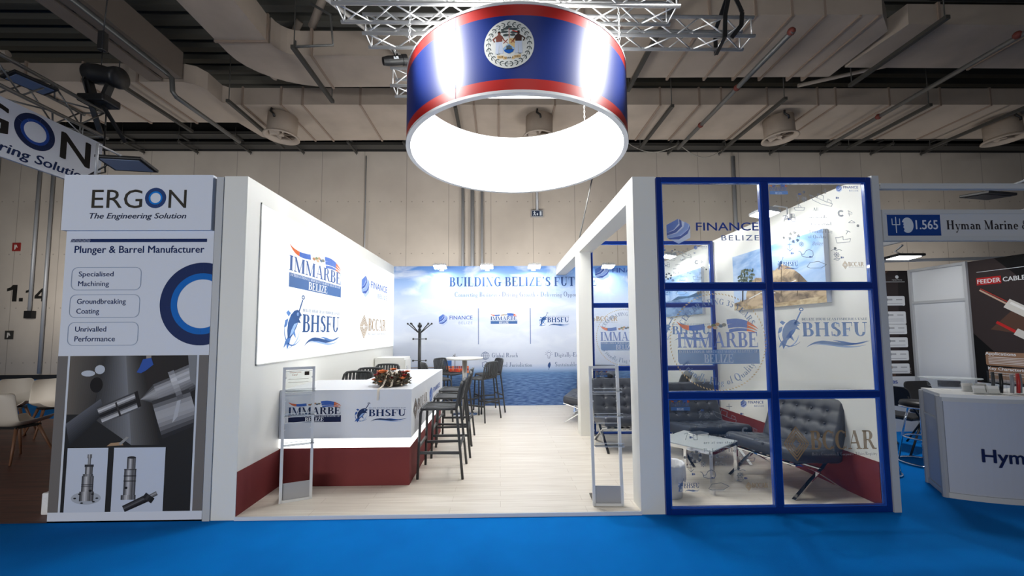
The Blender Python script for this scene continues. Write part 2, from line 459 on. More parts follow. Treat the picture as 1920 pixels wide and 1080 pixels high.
def GL():
    g = {}
    g['I'] = (_S(.09, 0, 1)+_F(0, .35, 0)+_F(0, .35, 1), .42)
    g['B'] = (_S(.09, 0, 1)+_F(0, .3, 0)+_F(0, .3, 1)+_H(.2, .44, T1)+_H(.2, .46, .5)+_H(.2, .46, 0)+_A(.42, .76, .26, .24, -90, 90)+_A(.44, .275, .31, .275, -90, 90), .82)
    g['C'] = (_A(.44, .5, .44, .52, 48, 312)+_R(.72, .77, .64, .97)+_R(.72, .76, .03, .2), .86)
    g['D'] = (_S(.09, 0, 1)+_F(0, .3, 0)+_F(0, .3, 1)+_H(.2, .43, T1)+_H(.2, .43, 0)+_A(.42, .5, .46, .5, -90, 90), .95)
    g['E'] = (_S(.09, 0, 1)+_F(0, .3, 0)+_F(0, .3, 1)+_H(.2, .7, T1)+_H(.2, .52, .5)+_H(.2, .73, 0)+_R(.65, .7, .72, 1)+_R(.48, .52, .38, .66)+_R(.69, .74, 0, .3), .82)
    g['F'] = (_S(.09, 0, 1)+_F(0, .4, 0)+_F(0, .3, 1)+_H(.2, .7, T1)+_H(.2, .52, .48)+_R(.65, .7, .7, 1)+_R(.48, .52, .36, .64), .76)
    g['G'] = (_A(.44, .5, .44, .52, 48, 305)+_R(.72, .77, .64, .97)+_S(.62, .03, .44)+_F(.5, .92, .46), .97)
    g['H'] = (_S(.09, 0, 1)+_S(.68, 0, 1)+_F(0, .35, 0)+_F(0, .35, 1)+_F(.59, .94, 0)+_F(.59, .94, 1)+_H(.2, .72, .49), 1.01)
    g['L'] = (_S(.09, 0, 1)+_F(0, .36, 1)+_F(0, .3, 0)+_H(.2, .7, 0)+_R(.66, .71, 0, .33), .78)
    g['M'] = (_R(.12, .17, 0, 1)+_S(.88, 0, 1)+_L(.06, 1, .47, 0, .19)+_L(.88, 1, .53, 0, .06)+_F(0, .29, 0)+_F(.79, 1.14, 0)+_F(0, .22, 1)+_F(.9, 1.14, 1), 1.2)
    g['N'] = (_R(.12, .17, 0, 1)+_L(.06, 1, .66, 0, .2)+_R(.79, .84, 0, 1)+_F(0, .29, 0)+_F(.66, .97, 1)+_F(0, .2, 1), 1.02)
    g['A'] = (_L(.08, 0, .42, 1, .05)+_L(.38, 1, .68, 0, .19)[0:1]+_H(.2, .7, .3)+_F(0, .27, 0)+_F(.58, .98, 0), 1.0)
    g['R'] = (_S(.09, 0, 1)+_F(0, .36, 0)+_F(0, .3, 1)+_H(.2, .44, T1)+_H(.2, .46, .47)+_A(.42, .735, .29, .265, -90, 90)+_L(.66, 0, .38, .48, .19)+_F(.74, .95, 0), .95)
    g['P'] = (_S(.09, 0, 1)+_F(0, .4, 0)+_F(0, .3, 1)+_H(.2, .44, T1)+_H(.2, .46, .45)+_A(.42, .725, .3, .275, -90, 90), .8)
    g['S'] = (_A(.35, .745, .29, .265, 35, 250)+_A(.36, .265, .31, .275, -145, 70)+_L(.15, .66, .4, .38, .2)+_R(.56, .61, .68, .97)+_R(.06, .11, .03, .34), .74)
    g['T'] = (_S(.34, 0, 1)+_F(.22, .63, 0)+_H(.03, .82, T1)+_R(.03, .08, .7, 1)+_R(.77, .82, .7, 1), .87)
    g['U'] = (_S(.1, .3, 1)+_R(.72, .77, .3, 1)+_A(.435, .3, .335, .31, 180, 360, .15)+_F(0, .36, 1)+_F(.6, .9, 1), .93)
    g['Y'] = (_L(.08, 1, .36, .42, .19)+_L(.82, 1, .48, .42, .05)+_S(.37, 0, .46)+_F(.27, .66, 0)+_F(0, .36, 1)+_F(.66, .97, 1), .97)
    g['Z'] = (_H(.08, .72, T1)+_H(.04, .74, 0)+_L(.04, TH, .52, T1, .2)+_R(.08, .13, .72, 1)+_R(.69, .74, 0, .28), .8)
    g['O'] = (_A(.46, .5, .46, .52, 0, 360), .97)
    g['Q'] = (_A(.46, .5, .46, .52, 0, 360)+_L(.7, -.2, .4, .1, .14), .97)
    g['J'] = (_S(.25, .2, 1)+_A(.2, .2, .21, .2, 180, 360, .12)+_F(.15, .55, 1), .6)
    g['K'] = (_S(.09, 0, 1)+_F(0, .35, 0)+_F(0, .35, 1)+_L(.2, .4, .7, 1, .06)+_L(.66, 0, .32, .6, .19)+_F(.6, .98, 0), .98)
    g['V'] = (_L(.08, 1, .4, 0, .19)+_L(.86, 1, .5, 0, .05)+_F(0, .34, 1)+_F(.7, 1.0, 1), 1.0)
    g['W'] = (_L(.06, 1, .3, 0, .18)+_L(.66, 1, .38, 0, .05)+_L(.56, 1, .84, 0, .18)+_L(1.2, 1, .93, 0, .05)+_F(0, .34, 1)+_F(1.05, 1.35, 1), 1.36)
    g['3'] = (_A(.3, .75, .27, .25, -90, 150)+_A(.3, .265, .31, .27, -150, 90), .68)
    g['5'] = (_H(.12, .56, T1)+_R(.12, .17, .5, 1)+_A(.3, .31, .32, .32, -150, 125), .68)
    g['&'] = (_A(.38, .76, .2, .24, 0, 360, .1)+_A(.34, .26, .32, .27, 0, 360, .13)+_L(.7, 0, .3, .62, .16), .9)
    g[','] = (_R(.05, .19, 0, .14)+_L(.05, -.14, .13, 0, .05), .26)
    g['.'] = (_R(.05, .19, 0, .14), .26)
    g["'"] = ([[(.06, 1), (.22, 1), (.2, .86), (.08, .68), (.12, .86), (.06, .86)]], .3)
    g['-'] = (_R(.04, .32, .24, .31), .38)
    g['*'] = ([[(.2+.13*math.cos(k*PI/5), .24+.13*math.sin(k*PI/5)) for k in range(10)]], .42)
    # lower case, x height 0.46
    g['o'] = (_A(.25, .23, .24, .25, 0, 360, .11), .53)
    g['c'] = (_A(.24, .23, .23, .25, 50, 315, .11), .45)
    g['e'] = (_A(.24, .23, .23, .25, 0, 318, .11)+_R(.06, .46, .24, .28), .5)
    g['a'] = (_A(.2, .34, .17, .14, 20, 160, .1)+_S(.29, .04, .38, LW)+_A(.19, .14, .17, .15, 60, 330, .1)+_R(.34, .46, 0, .05), .48)
    g['n'] = (_S(.06, 0, .46, LW)+_F(0, .24, 0)+_R(0, .1, .42, .46)+_arch(.1), .57)
    g['m'] = (_S(.06, 0, .46, LW)+_F(0, .24, 0)+_arch(.1)+_arch(.4), .88)
    g['h'] = (_S(.06, 0, 1, LW)+_F(0, .24, 0)+_R(0, .1, .95, 1)+_arch(.1), .57)
    g['r'] = (_S(.06, 0, .46, LW)+_F(0, .28, 0)+_R(0, .1, .42, .46)+_A(.3, .27, .16, .19, 55, 150, .1)+_R(.32, .42, .34, .44), .42)
    g['s'] = (_A(.19, .34, .16, .14, 30, 250, .1)+_A(.19, .13, .17, .15, -150, 70, .1)+_L(.08, .3, .2, .16, .11), .4)
    g['t'] = (_S(.1, .06, .64, LW)+_R(.01, .32, .41, .46)+_A(.25, .14, .15, .14, 190, 330, .1), .36)
    g['i'] = (_S(.07, 0, .46, LW)+_F(0, .25, 0)+_R(0, .1, .42, .46)+_R(.06, .19, .6, .73), .28)
    g['l'] = (_S(.07, 0, 1, LW)+_F(0, .25, 0)+_R(0, .1, .95, 1), .28)
    g['u'] = (_S(.06, .14, .46, LW)+_S(.36, 0, .46, LW)+_A(.24, .17, .18, .18, 180, 330, .1)+_R(0, .1, .42, .46)+_R(.3, .4, .42, .46)+_R(.44, .55, 0, .05), .57)
    g['v'] = (_L(.05, .46, .2, 0, .12)+_L(.45, .46, .26, 0, .04)+_R(0, .22, .42, .46)+_R(.34, .55, .42, .46), .53)
    g['w'] = (_L(.05, .46, .17, 0, .12)+_L(.4, .46, .24, 0, .04)+_L(.34, .46, .48, 0, .12)+_L(.74, .46, .56, 0, .04)+_R(0, .2, .42, .46)+_R(.62, .82, .42, .46), .8)
    g['y'] = (_L(.05, .46, .2, 0, .12)+_L(.45, .46, .16, -.24, .05)+_R(0, .22, .42, .46)+_R(.34, .55, .42, .46)+_R(.06, .2, -.26, -.18), .53)
    g['d'] = (_S(.34, 0, 1, LW)+_A(.23, .23, .22, .25, 40, 320, .11)+_R(.28, .38, .95, 1)+_R(.42, .52, 0, .05), .56)
    g['b'] = (_S(.06, 0, 1, LW)+_A(.28, .23, .22, .25, -140, 140, .11)+_R(0, .1, .95, 1), .55)
    g['p'] = (_S(.06, -.26, .46, LW)+_A(.28, .23, .22, .25, -140, 140, .11)+_R(0, .24, -.26, -.21), .55)
    g['g'] = (_A(.22, .27, .2, .19, 0, 360, .1)+_A(.23, -.1, .22, .13, 0, 360, .1)+_R(.36, .5, .4, .46)+_L(.06, .0, .12, .1, .08), .5)
    g['f'] = (_S(.1, 0, .85, LW)+_F(.02, .3, 0)+_R(.01, .32, .41, .46)+_A(.26, .82, .16, .17, 40, 180, .1), .34)
    g['k'] = (_S(.06, 0, 1, LW)+_F(0, .24, 0)+_L(.16, .2, .38, .46, .05)+_L(.38, 0, .2, .28, .13)+_F(.34, .56, 0), .55)
    g['q'] = (_S(.34, -.26, .46, LW)+_A(.23, .23, .22, .25, 40, 320, .11), .55)
    return g
GLY = GL()
def serif(text, x=0, y=0, h=1, width=None, align='l', track=0.05, hs=None, lower=1.0):
    """polygons of a line of serif lettering, cap height h; width fits the line"""
    out = []; cx = 0
    for ch in text:
        if ch == ' ': cx += 0.38; continue
        g = GLY.get(ch)
        if g is None: cx += 0.4; continue
        k_ = lower if ch.islower() else 1.0
        for pl in g[0]: out.append([(a*k_+cx, b_*k_) for a, b_ in pl])
        cx += g[1]*k_+track
    cx -= track
    sx = (width/cx) if width else (hs or h)
    W_ = cx*sx
    ox = x-(W_/2 if align == 'c' else (W_ if align == 'r' else 0))
    return [[(ox+a*sx, y+b_*h) for a, b_ in pl] for pl in out]
_tc = {}
def sans(text, x=0, y=0, h=1, width=None, align='l', bold=0.0, shear=0.0, track=1.0):
    """polygons of a line of the plain built-in lettering, cap height h"""
    key = (text, bold, shear, track)
    if key not in _tc:
        cu = bpy.data.curves.new('txt', 'FONT')
        cu.body = text; cu.size = 1.0; cu.shear = shear; cu.space_character = track
        cu.resolution_u = 3
        ob = bpy.data.objects.new('txt', cu)
        COL.objects.link(ob)
        bpy.context.view_layer.update()
        me = bpy.data.meshes.new_from_object(ob.evaluated_get(bpy.context.evaluated_depsgraph_get()))
        vs = [(v.co.x, v.co.y) for v in me.vertices]
        pl = [[vs[i] for i in p_.vertices] for p_ in me.polygons]
        if bold:
            q_ = []
            for n_, (dx_, dy_) in enumerate(((-bold, 0), (bold, 0), (0, bold*.6), (0, -bold*.6))): q_ += [[(a+dx_, b_+dy_, n_) for a, b_ in p_] for p_ in pl]
            pl = q_
        else: pl = [[(a, b_, 0) for a, b_ in p_] for p_ in pl]
        bpy.data.objects.remove(ob); bpy.data.curves.remove(cu); bpy.data.meshes.remove(me)
        x0 = min(v[0] for v in vs); x1 = max(v[0] for v in vs)
        _tc[key] = (pl, x0, x1)
    pl, x0, x1 = _tc[key]
    CAP = 0.729
    sy = h/CAP
    sx = width/(x1-x0) if width else sy
    W_ = (x1-x0)*sx
    ox = x-(W_/2 if align == 'c' else (W_ if align == 'r' else 0))
    return [[(ox+(a-x0)*sx, y+b_*sy, n_) for a, b_, n_ in q] for q in pl]
def stroke(pts, w, closed=False):
    """polygons of a drawn line of width w"""
    out = []
    n = len(pts)
    for i in range(n if closed else n-1):
        a = Vector(pts[i]); b_ = Vector(pts[(i+1) % n])
        d = b_-a
        if d.length < 1e-9: continue
        d.normalize(); q = Vector((-d.y, d.x))*w/2; e = d*w*0.25
        out.append([tuple(a-e-q), tuple(b_+e-q), tuple(b_+e+q), tuple(a-e+q)])
    return out
def ell(cx, cy, rx, ry=None, n=24, a0=0, a1=360):
    ry = rx if ry is None else ry
    k = n if a1-a0 >= 360 else n+1
    return [(cx+rx*math.cos(R(a0+(a1-a0)*i/n)), cy+ry*math.sin(R(a0+(a1-a0)*i/n))) for i in range(k)]
def ringband(cx, cy, r1, r0, n=40, a0=0, a1=360):
    o = [(cx+r1*math.cos(R(a0+(a1-a0)*i/n)), cy+r1*math.sin(R(a0+(a1-a0)*i/n))) for i in range(n+1)]
    q = [(cx+r0*math.cos(R(a0+(a1-a0)*i/n)), cy+r0*math.sin(R(a0+(a1-a0)*i/n))) for i in range(n+1)]
    return [[o[i], o[i+1], q[i+1], q[i]] for i in range(n)]
def wave(x0, y0, x1, y1, amp, w0, w1, n=16, cyc=1.0, ph=0):
    """a tapering wavy stripe"""
    up, lo = [], []
    for i in range(n+1):
        t = i/n
        x = x0+(x1-x0)*t; y = y0+(y1-y0)*t+amp*math.sin(2*PI*cyc*t+ph)
        w_ = (w0+(w1-w0)*t)*math.sin(PI*min(1, max(0.02, t*0.98+0.01)))**0.6
        up.append((x, y+w_/2)); lo.append((x, y-w_/2))
    return [[lo[i], lo[i+1], up[i+1], up[i]] for i in range(n)]
def swoosh(ctrl, wd, n=20, t0=0.0, t1=1.0):
    """a ribbon along a Bezier curve, widths wd spread along it"""
    def bz(t):
        p = [Vector(c) for c in ctrl]
        while len(p) > 1: p = [p[i]*(1-t)+p[i+1]*t for i in range(len(p)-1)]
        return p[0]
    up, lo = [], []
    for i in range(n+1):
        t = t0+(t1-t0)*i/n
        c = bz(t); d = bz(min(1, t+.01))-bz(max(0, t-.01)); d.normalize()
        k = t*(len(wd)-1); a = min(int(k), len(wd)-2); w_ = wd[a]+(wd[a+1]-wd[a])*(k-a)
        q = Vector((-d.y, d.x))*w_/2
        up.append(tuple(c+q)); lo.append(tuple(c-q))
    return [[lo[i], lo[i+1], up[i+1], up[i]] for i in range(n)]
def rrect(x0, y0, x1, y1, r, n=5):
    out = []
    for cx, cy, a in ((x1-r, y1-r, 0), (x0+r, y1-r, 90), (x0+r, y0+r, 180), (x1-r, y0+r, 270)):
        out += [(cx+r*math.cos(R(a+90*i/n)), cy+r*math.sin(R(a+90*i/n))) for i in range(n+1)]
    return out
def shift(layers, dx, dy, s=1, sy=None):
    sy = s if sy is None else sy
    return [(c, k, [[(q_[0]*s+dx, q_[1]*sy+dy)+tuple(q_[2:]) for q_ in p_] for p_ in pl]) for c, k, pl in layers]
def decal(name, layers, mp, parent=None, kind='p', step=0.0008, base=0.0015, world=True, **tags):
    """layers: (rgb, level, polygons); mp maps (u, v, out) to a point"""
    b = B(); mats = []; ix = 0
    for c, k, pl in layers:
        mt = ink(*c, kind) if isinstance(c, tuple) else M[c]
        if mt not in mats: mats.append(mt)
        mi = mats.index(mt)
        for p_ in pl:
            if len(p_) < 3: continue
            ix += 1
            ar = sum(p_[i-1][0]*p_[i][1]-p_[i][0]*p_[i-1][1] for i in range(len(p_)))
            q = p_ if ar > 0 else p_[::-1]
            b.add([mp(w_[0], w_[1], base+k*step+(w_[2]*.2 if len(w_) > 2 else (ix % 11)*.075)*step) for w_ in q], [tuple(range(len(q)))], mi)
    return b.build(name, mats, parent, world, **tags)
def front(x0, y, z0):      # faces the camera side (-Y)
    return lambda u_, v_, n: Vector((x0+u_, y-n, z0+v_))
def facing_px(x, y0, z0):  # faces +X, text runs along +Y
    return lambda u_, v_, n: Vector((x+n, y0+u_, z0+v_))
def facing_nx(x, y0, z0):  # faces -X, text runs along -Y
    return lambda u_, v_, n: Vector((x-n, y0-u_, z0+v_))

# ---- the stand's marks, each drawn once (u right, v up)
def m_registry(kind=0, tiny=True):
    """wavy flag stripes over a serif word on a blue bar; width 1"""
    blue = (58, 88, 146) if kind == 0 else ((24, 34, 70) if kind == 1 else (104, 128, 190))
    sw = (66, 104, 184); og = (216, 104, 52)
    L = [(blue, 0, serif('IMMARBE', 0, 0, .138, 1.0, track=.02))]
    bar = [(0, -.02), (0, -.125), (.02, -.15), (1.0, -.15), (1.0, -.02)] if kind == 2 else rect(0, -.15, 1.0, -.02)
    L.append(((70, 106, 160) if kind == 0 else ((92, 128, 178) if kind == 2 else blue), 0, [bar]))
    if tiny: L.append(((226, 232, 240), 1, serif('INTERNATIONAL MERCHANT MARINE REGISTRY OF', .02, -.05, .024, .96, track=.1)))
    L.append(((236, 240, 246), 1, serif('BELIZE', .5, -.139, .078, .36 if kind != 0 else .37, 'c', track=.02)))
    a_ = [(.0, .235), (.08, .165), (.2, .17), (.34, .19)]; w_ = (.004, .04, .05, .052)
    L.append((og, 0, swoosh(a_, w_, 10, 0, .5))); L.append((sw, 0, swoosh(a_, w_, 10, .5, 1)))
    for i, (x, y, c) in enumerate(((.40, .185, (170, 120, 80)), (.45, .2, (120, 130, 90)), (.5, .21, (190, 150, 110)), (.54, .195, (90, 110, 130)), (.47, .18, (200, 170, 140)), (.58, .205, (120, 120, 110)))):
        L.append((c, 1, [ell(x, y, .03, .016, 8)]))
    for k in range(3):
        a_ = [(.615+.012*k, .232-.042*k), (.72, .245-.04*k), (.86, .25-.04*k), (1.0-.012*k, .165-.016*k)]; w_ = (.044-.008*k, .046-.008*k, .036-.006*k, .003)
        L.append((sw, 0, swoosh(a_, w_, 12, 0, .68))); L.append((og, 0, swoosh(a_, w_, 8, .68, 1)))
    return L
def m_hexwave(dark=False):
    """hexagon with swooshes beside two lines of plain capitals; width 1"""
    a, b_, c, d = ((86, 120, 196), (150, 174, 224), (56, 86, 166), (190, 206, 238))
    t = (76, 106, 186); t2 = (150, 170, 214)
    h = lambda s: [(.145+s*.145*math.cos(R(90+60*i)), .155+s*.17*math.sin(R(90+60*i))) for i in range(6)]
    L = [(d, 0, [h(1)])]
    L.append((a, 1, [[(.02, .24), (.145, .325), (.15, .26), (.1, .18), (.02, .13)]]))
    L.append((c, 2, [[(.02, .13), (.1, .17), (.16, .24), (.155, .32), (.18, .3), (.185, .22), (.12, .14), (.02, .095)]]))
    L.append((b_, 2, [[(.02, .09), (.13, .13), (.2, .21), (.215, .285), (.26, .25), (.25, .19), (.17, .1), (.03, .055)]]))
    L.append((c, 3, [[(.03, .055), (.17, .095), (.25, .18), (.265, .24), (.27, .2), (.24, .12), (.15, .045), (.05, .045)]]))
    L.append((t, 0, sans('FINANCE', .335, .165, .115, .665, bold=.012)))
    L.append((t2, 0, sans('BELIZE', 1.0, .03, .075, .40, 'r', bold=.005, track=1.25)))
    return L
def m_fish(dark=False, glass=False):
    """a hooked fish beside a serif word with waves; width 1"""
    blue = (30, 52, 96) if dark else ((52, 86, 140) if not glass else (96, 132, 186))
    mid = (88, 128, 190) if not dark else (44, 88, 160)
    lt = (150, 180, 226)
    L = [(blue, 0, serif('BHSFU', .27, .2, .21, .72, track=.02))]
    L.append(((120, 134, 160), 0, serif('BELIZE HIGH SEAS FISHERIES UNIT', .27, .44, .035, .72, track=.1)))
    body = [(.255, .395), (.225, .43), (.19, .455), (.14, .44), (.09, .39), (.055, .31), (.045, .22), (.055, .13), (.1, .14), (.14, .19), (.18, .26), (.2, .31), (.245, .30), (.215, .345), (.212, .365)]
    L.append((blue, 0, [body]))
    L.append((lt, 1, [[(.195, .31), (.165, .26), (.12, .185), (.08, .15), (.1, .22), (.14, .29)], ell(.192, .405, .016, .02, 10)]))
    L.append((blue, 2, [ell(.193, .405, .007, .01, 8)]+stroke([(.16, .43), (.15, .37), (.165, .32)], .007)))
    L.append((mid, 1, [[(.12, .27), (.15, .22), (.175, .13), (.12, .19)]]))
    L.append((mid, 0, [[(.055, .35), (.015, .33), (.0, .25), (.03, .26), (.045, .29)], [(.09, .41), (.05, .44), (.025, .41), (.06, .37)], [(.055, .15), (.02, .1), (.0, .03), (.04, .07), (.05, .01), (.075, .06), (.1, .14)]]))
    L.append((mid, 0, swoosh([(.02, .30), (-.03, .12), (.1, -.04), (.24, .12)], (.003, .012, .016, .003))))
    L.append((lt, 0, swoosh([(.06, .02), (.16, .06), (.2, .1), (.23, .22)], (.003, .012, .012, .003))))
    L.append((blue, 0, stroke([(.212, .44), (.262, .57)], .017)+ringband(.27, .605, .026, .013, 14)+swoosh([(.212, .44), (.19, .39), (.215, .34), (.24, .37)], (.017, .014, .012, .004), 8)))
    L.append((blue, 0, swoosh([(.31, .04), (.48, .22), (.66, -.02), (.98, .13)], (.004, .05, .045, .004), 24)))
    L.append((mid, 1, swoosh([(.60, .135), (.72, .13), (.8, .03), (1.0, .13)], (.003, .03, .026, .003))))
    L.append((lt, 1, swoosh([(.38, .07), (.56, .12), (.72, -.02), (.96, .07)], (.003, .02, .024, .003))))
    return L
def m_diamond(dark=False, glass=False):
    """chevron diamond beside a light serif word; width 1"""
    g = (168, 142, 108) if not dark else (122, 112, 104)
    if glass: g = (150, 126, 98)
    L = []
    for k in range(4):
        s = .05+.032*k
        L.append((g, 0, stroke([(.115-s*.9, .16-.0), (.115, .16+s), (.115+s*.9, .16)], .014)))
        L.append((g, 0, stroke([(.115-s*.9, .15), (.115, .15-s), (.115+s*.9, .15)], .014)))
    L.append((g, 0, serif('BCCAR', .27, .1, .17, .72, track=.02)))
    L.append(((140, 140, 150), 0, serif('Belize Companies & Corporate Affairs Registry', .28, .045, .03, .71, track=.08)))
    return L
def arctext(text, cx, cy, r, h, a_mid, top=True, span=None, track=.09):
    pl = serif(text, 0, 0, h, None, 'l', track)
    x1 = max(a for p_ in pl for a, b_ in p_)
    sc = (R(span)*r/x1) if span else 1.0
    out = []
    for p_ in pl:
        q = []
        for a, b_ in p_:
            s = (a-x1/2)*sc/r
            if top:
                an = R(a_mid)-s; rad = r+b_
            else:
                an = R(a_mid)+s; rad = r-b_
            q.append((cx+rad*math.cos(an), cy+rad*math.sin(an)))
        out.append(q)
    return out
def m_round():
    """rope circle with arched wording round the registry mark; radius 0.43"""
    tan = (206, 182, 142); gr = (118, 138, 172)
    L = []
    n = 92
    for i in range(n):
        a = 2*PI*i/n; r_ = .43
        c = (r_*math.cos(a), r_*math.sin(a)); t = a+PI/2-.55
        d = (math.cos(t)*.014, math.sin(t)*.014); e = (math.cos(t+PI/2)*.006, math.sin(t+PI/2)*.006)
        L.append((tan, 0, [[(c[0]-d[0], c[1]-d[1]), (c[0]+e[0], c[1]+e[1]), (c[0]+d[0], c[1]+d[1]), (c[0]-e[0], c[1]-e[1])]]))
    L.append((gr, 0, arctext('CELEBRATING 35 YEARS', 0, 0, .335, .052, 90, True, 128)))
    L.append((gr, 0, arctext('Friendly Flag of Quality', 0, 0, .385, .068, 270, False, 118, .06)))
    L += shift(m_registry(2), -.366, -.05, .735, .98)
    return L
def m_icons():
    """wreath of small sea drawings round a few words, four marks in the corners; about 0.9 wide"""
    k = (120, 128, 142)
    L = []
    for t, y, h, w_ in (('All', .17, .03, None), ('your needs', .10, .03, .2), ('are at our stand', .035, .03, .28), ('The Friendly Flag', -.035, .03, .29), ('of Quality', -.085, .03, .165)):
        L.append((k, 0, serif(t, 0, y, h, w_, 'c', .08)))
    L.append((k, 0, sans('Belize', 0, -.15, .035, .1, 'c', shear=.35)))
    s = lambda p_, c=False, w_=.005: L.append((k, 0, stroke(p_, w_, c)))
    # whale
    s([(-.16, -.215), (-.15, -.25), (-.11, -.262), (-.06, -.262), (-.045, -.24), (-.05, -.205), (-.08, -.19), (-.11, -.2), (-.13, -.232), (-.15, -.235), (-.165, -.21), (-.18, -.205)], False, .006)
    # lifebuoy
    for a in range(0, 360, 60): L.append(((70, 78, 100), 0, ringband(-.215, -.075, .055, .03, 5, a, a+34)))
    L.append((k, 0, ringband(-.215, -.075, .055, .052, 20)+ringband(-.215, -.075, .031, .028, 20)))
    # wheel, star, compass
    for cx, cy, r_ in ((-.15, -.14, .026), (-.1, .28, .03), (.17, -.24, .03)):
        L.append((k, 0, ringband(cx, cy, r_*.75, r_*.6, 14)))
        for j in range(4): s([(cx+r_*math.cos(R(45*j)), cy+r_*math.sin(R(45*j))), (cx-r_*math.cos(R(45*j)), cy-r_*math.sin(R(45*j)))], False, .004)
    # anchor
    s([(-.26, -.13), (-.26, -.2)]); s([(-.285, -.18), (-.26, -.205), (-.235, -.18)]); s([(-.275, -.145), (-.245, -.145)])
    # lighthouse and palms
    s([(-.23, .14), (-.225, .07), (-.195, .07), (-.2, .14)], True); s([(-.235, .11), (-.19, .11)]); s([(-.3, .07), (-.28, .13), (-.31, .12)]); s([(-.28, .13), (-.26, .11)])
    # ships
    s([(-.05, .32), (.0, .3), (.1, .255), (.16, .235), (.15, .21), (.05, .235), (-.02, .27), (-.05, .32)]); s([(.02, .29), (.03, .33), (.08, .31), (.075, .27)]); s([(.11, .25), (.12, .28), (.15, .265), (.15, .24)])
    s([(-.2, .2), (-.19, .175), (-.11, .175), (-.1, .2)], True); s([(-.16, .2), (-.155, .235), (-.13, .2)])
    s([(.17, -.08), (.18, -.13), (.3, -.12), (.31, -.09), (.24, -.1), (.24, -.07), (.2, -.08)], True); s([(.27, -.05), (.29, -.02), (.31, -.03)]); s([(.29, -.02), (.27, -.015)])
    s([(-.11, -.35), (-.08, -.31), (.0, -.3), (.07, -.33), (.02, -.36), (-.08, -.36)], True)
    # crab, fish, moon, tools, seahorse, plane-like gulls
    L.append((k, 0, ringband(.235, .145, .032, .015, 14, 40, 320)))
    s([(.3, .17), (.34, .15)]); s([(.3, .14), (.34, .14)]); s([(.31, .12), (.31, .17)])
    s([(-.17, .26), (-.15, .29), (-.17, .31), (-.145, .33)]); s([(.3, .06), (.36, .06), (.33, .08)], True)
    s([(.12, -.2), (.145, -.19), (.17, -.2), (.195, -.19), (.22, -.2)]); s([(.14, -.28), (.18, -.29), (.2, -.275), (.16, -.27)], True)
    s([(.1, .38), (.1, .33)]); s([(.075, .355), (.125, .355)])
    for cx, cy in ((-.1, .345), (.385, .03), (-.31, -.08), (.16, -.18)): L.append(((74, 82, 98), 0, [ell(cx, cy, .013, n=10)]))
    for cx, cy in ((-.14, .325), (.21, .29), (-.25, .09), (-.24, -.225), (.22, -.265), (-.07, -.26)):
        L.append(((60, 84, 140), 0, [rect(cx-.014, cy-.008, cx+.002, cy+.01), rect(cx+.004, cy-.006, cx+.014, cy+.008)]))
    L += shift(m_registry(0, False), -.42, .36, .17, .24)
    L += shift(m_hexwave(), .2, .345, .21)
    L += shift(m_fish(), -.38, -.38, .19)
    L += shift(m_diamond(), .22, -.37, .2, .24)
    return L
# ================================================================== hall
def setting(b, name, mats, parent=None, label=None, **k):
    o = b.build(name, mats, parent, **k)
    o['kind'] = 'structure'
    if label: o['label'] = label
    return o
setting(B().box(-30, 30, -9, 11, -0.2, 0.0), 'floor', 'carpet', label='bright blue fair carpet of the hall aisle')
setting(B().box(-30, -2.48, 0.0, 4.2, 0.0, 0.012), 'floor_left', 'floor_red', label='red brown plank floor of the neighbouring stand')
whall = setting(B().box(-30, 30, 11, 11.4, 0.16, 8.3), 'wall_hall', 'hallwall', label='beige bolted panel wall at the back of the hall')
setting(B().box(-30, 30, 10.95, 11.4, 0, 0.16), 'baseboard_hall', 'darksteel', label='dark skirting along the hall wall')
# corrugated roof deck
b = B(); prof = []
y = -9.0
while y < 11.4:
    prof += [(y, 9.75), (y+.20, 9.75), (y+.27, 9.93), (y+.43, 9.93), (y+.5, 9.75)]; y += .5
b.strip([(-30, p[0], p[1]) for p in prof], [(30, p[0], p[1]) for p in prof])
deck = mat('dark_roof_deck', srgb(96, 94, 86), 0.8)
setting(b, 'ceiling', deck, label='dark corrugated roof deck')
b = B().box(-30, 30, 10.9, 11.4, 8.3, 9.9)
setting(b, 'ceiling_bulkhead', mat('shadow_black', (0.01, 0.01, 0.01), 0.9))  # shade above the wall top put in as black colour
# wall signs and services
t = thing('exit_sign', (1.41, 10.97, 5.93), 'small dark running-man exit sign hung on the hall wall below its conduit', 'sign')
B().box(1.19, 1.63, 10.93, 10.995, 5.80, 6.06).build('housing', 'alu_matt', t)
decal('face', [((44, 56, 78), 0, [rect(-.19, -.1, .19, .1)]), ((214, 222, 230), 1, stroke([(-.11, .06), (-.1, .0), (-.13, -.07)], .03)+stroke([(-.1, 0), (-.06, -.07)], .03)+stroke([(-.14, .03), (-.06, .03)], .02)+[ell(-.1, .075, .018, n=8)]), ((214, 222, 230), 1, [rect(-.01, -.07, .02, .02), [(-.035, -.02), (.045, -.02), (.005, -.08)]]), ((214, 222, 230), 1, [rect(.09, -.08, .16, .08)])], front(1.41, 10.928, 5.93), t)
for x0, z0, ic, lb, col in ((-17.39, 4.73, 'red', 'small red fire equipment sign high on the hall wall at left', (150, 44, 40)), (-17.41, 1.57, 'dark', 'small dark sign low on the hall wall under the big number', (56, 54, 50))):
    t = thing('wall_sign', (x0, 10.98, z0), lb, 'sign')
    B().box(x0-.14, x0+.14, 10.975, 11.0, z0-.15, z0+.15).build('plate', mat('sign_'+ic, srgb(*col), 0.5), t)
    decal('pictogram', [((220, 214, 206), 0, stroke([(-.03, -.07), (.0, .07), (.04, -.02)], .03)+[rect(-.06, -.1, -.03, .08)])], front(x0, 10.975, z0), t)
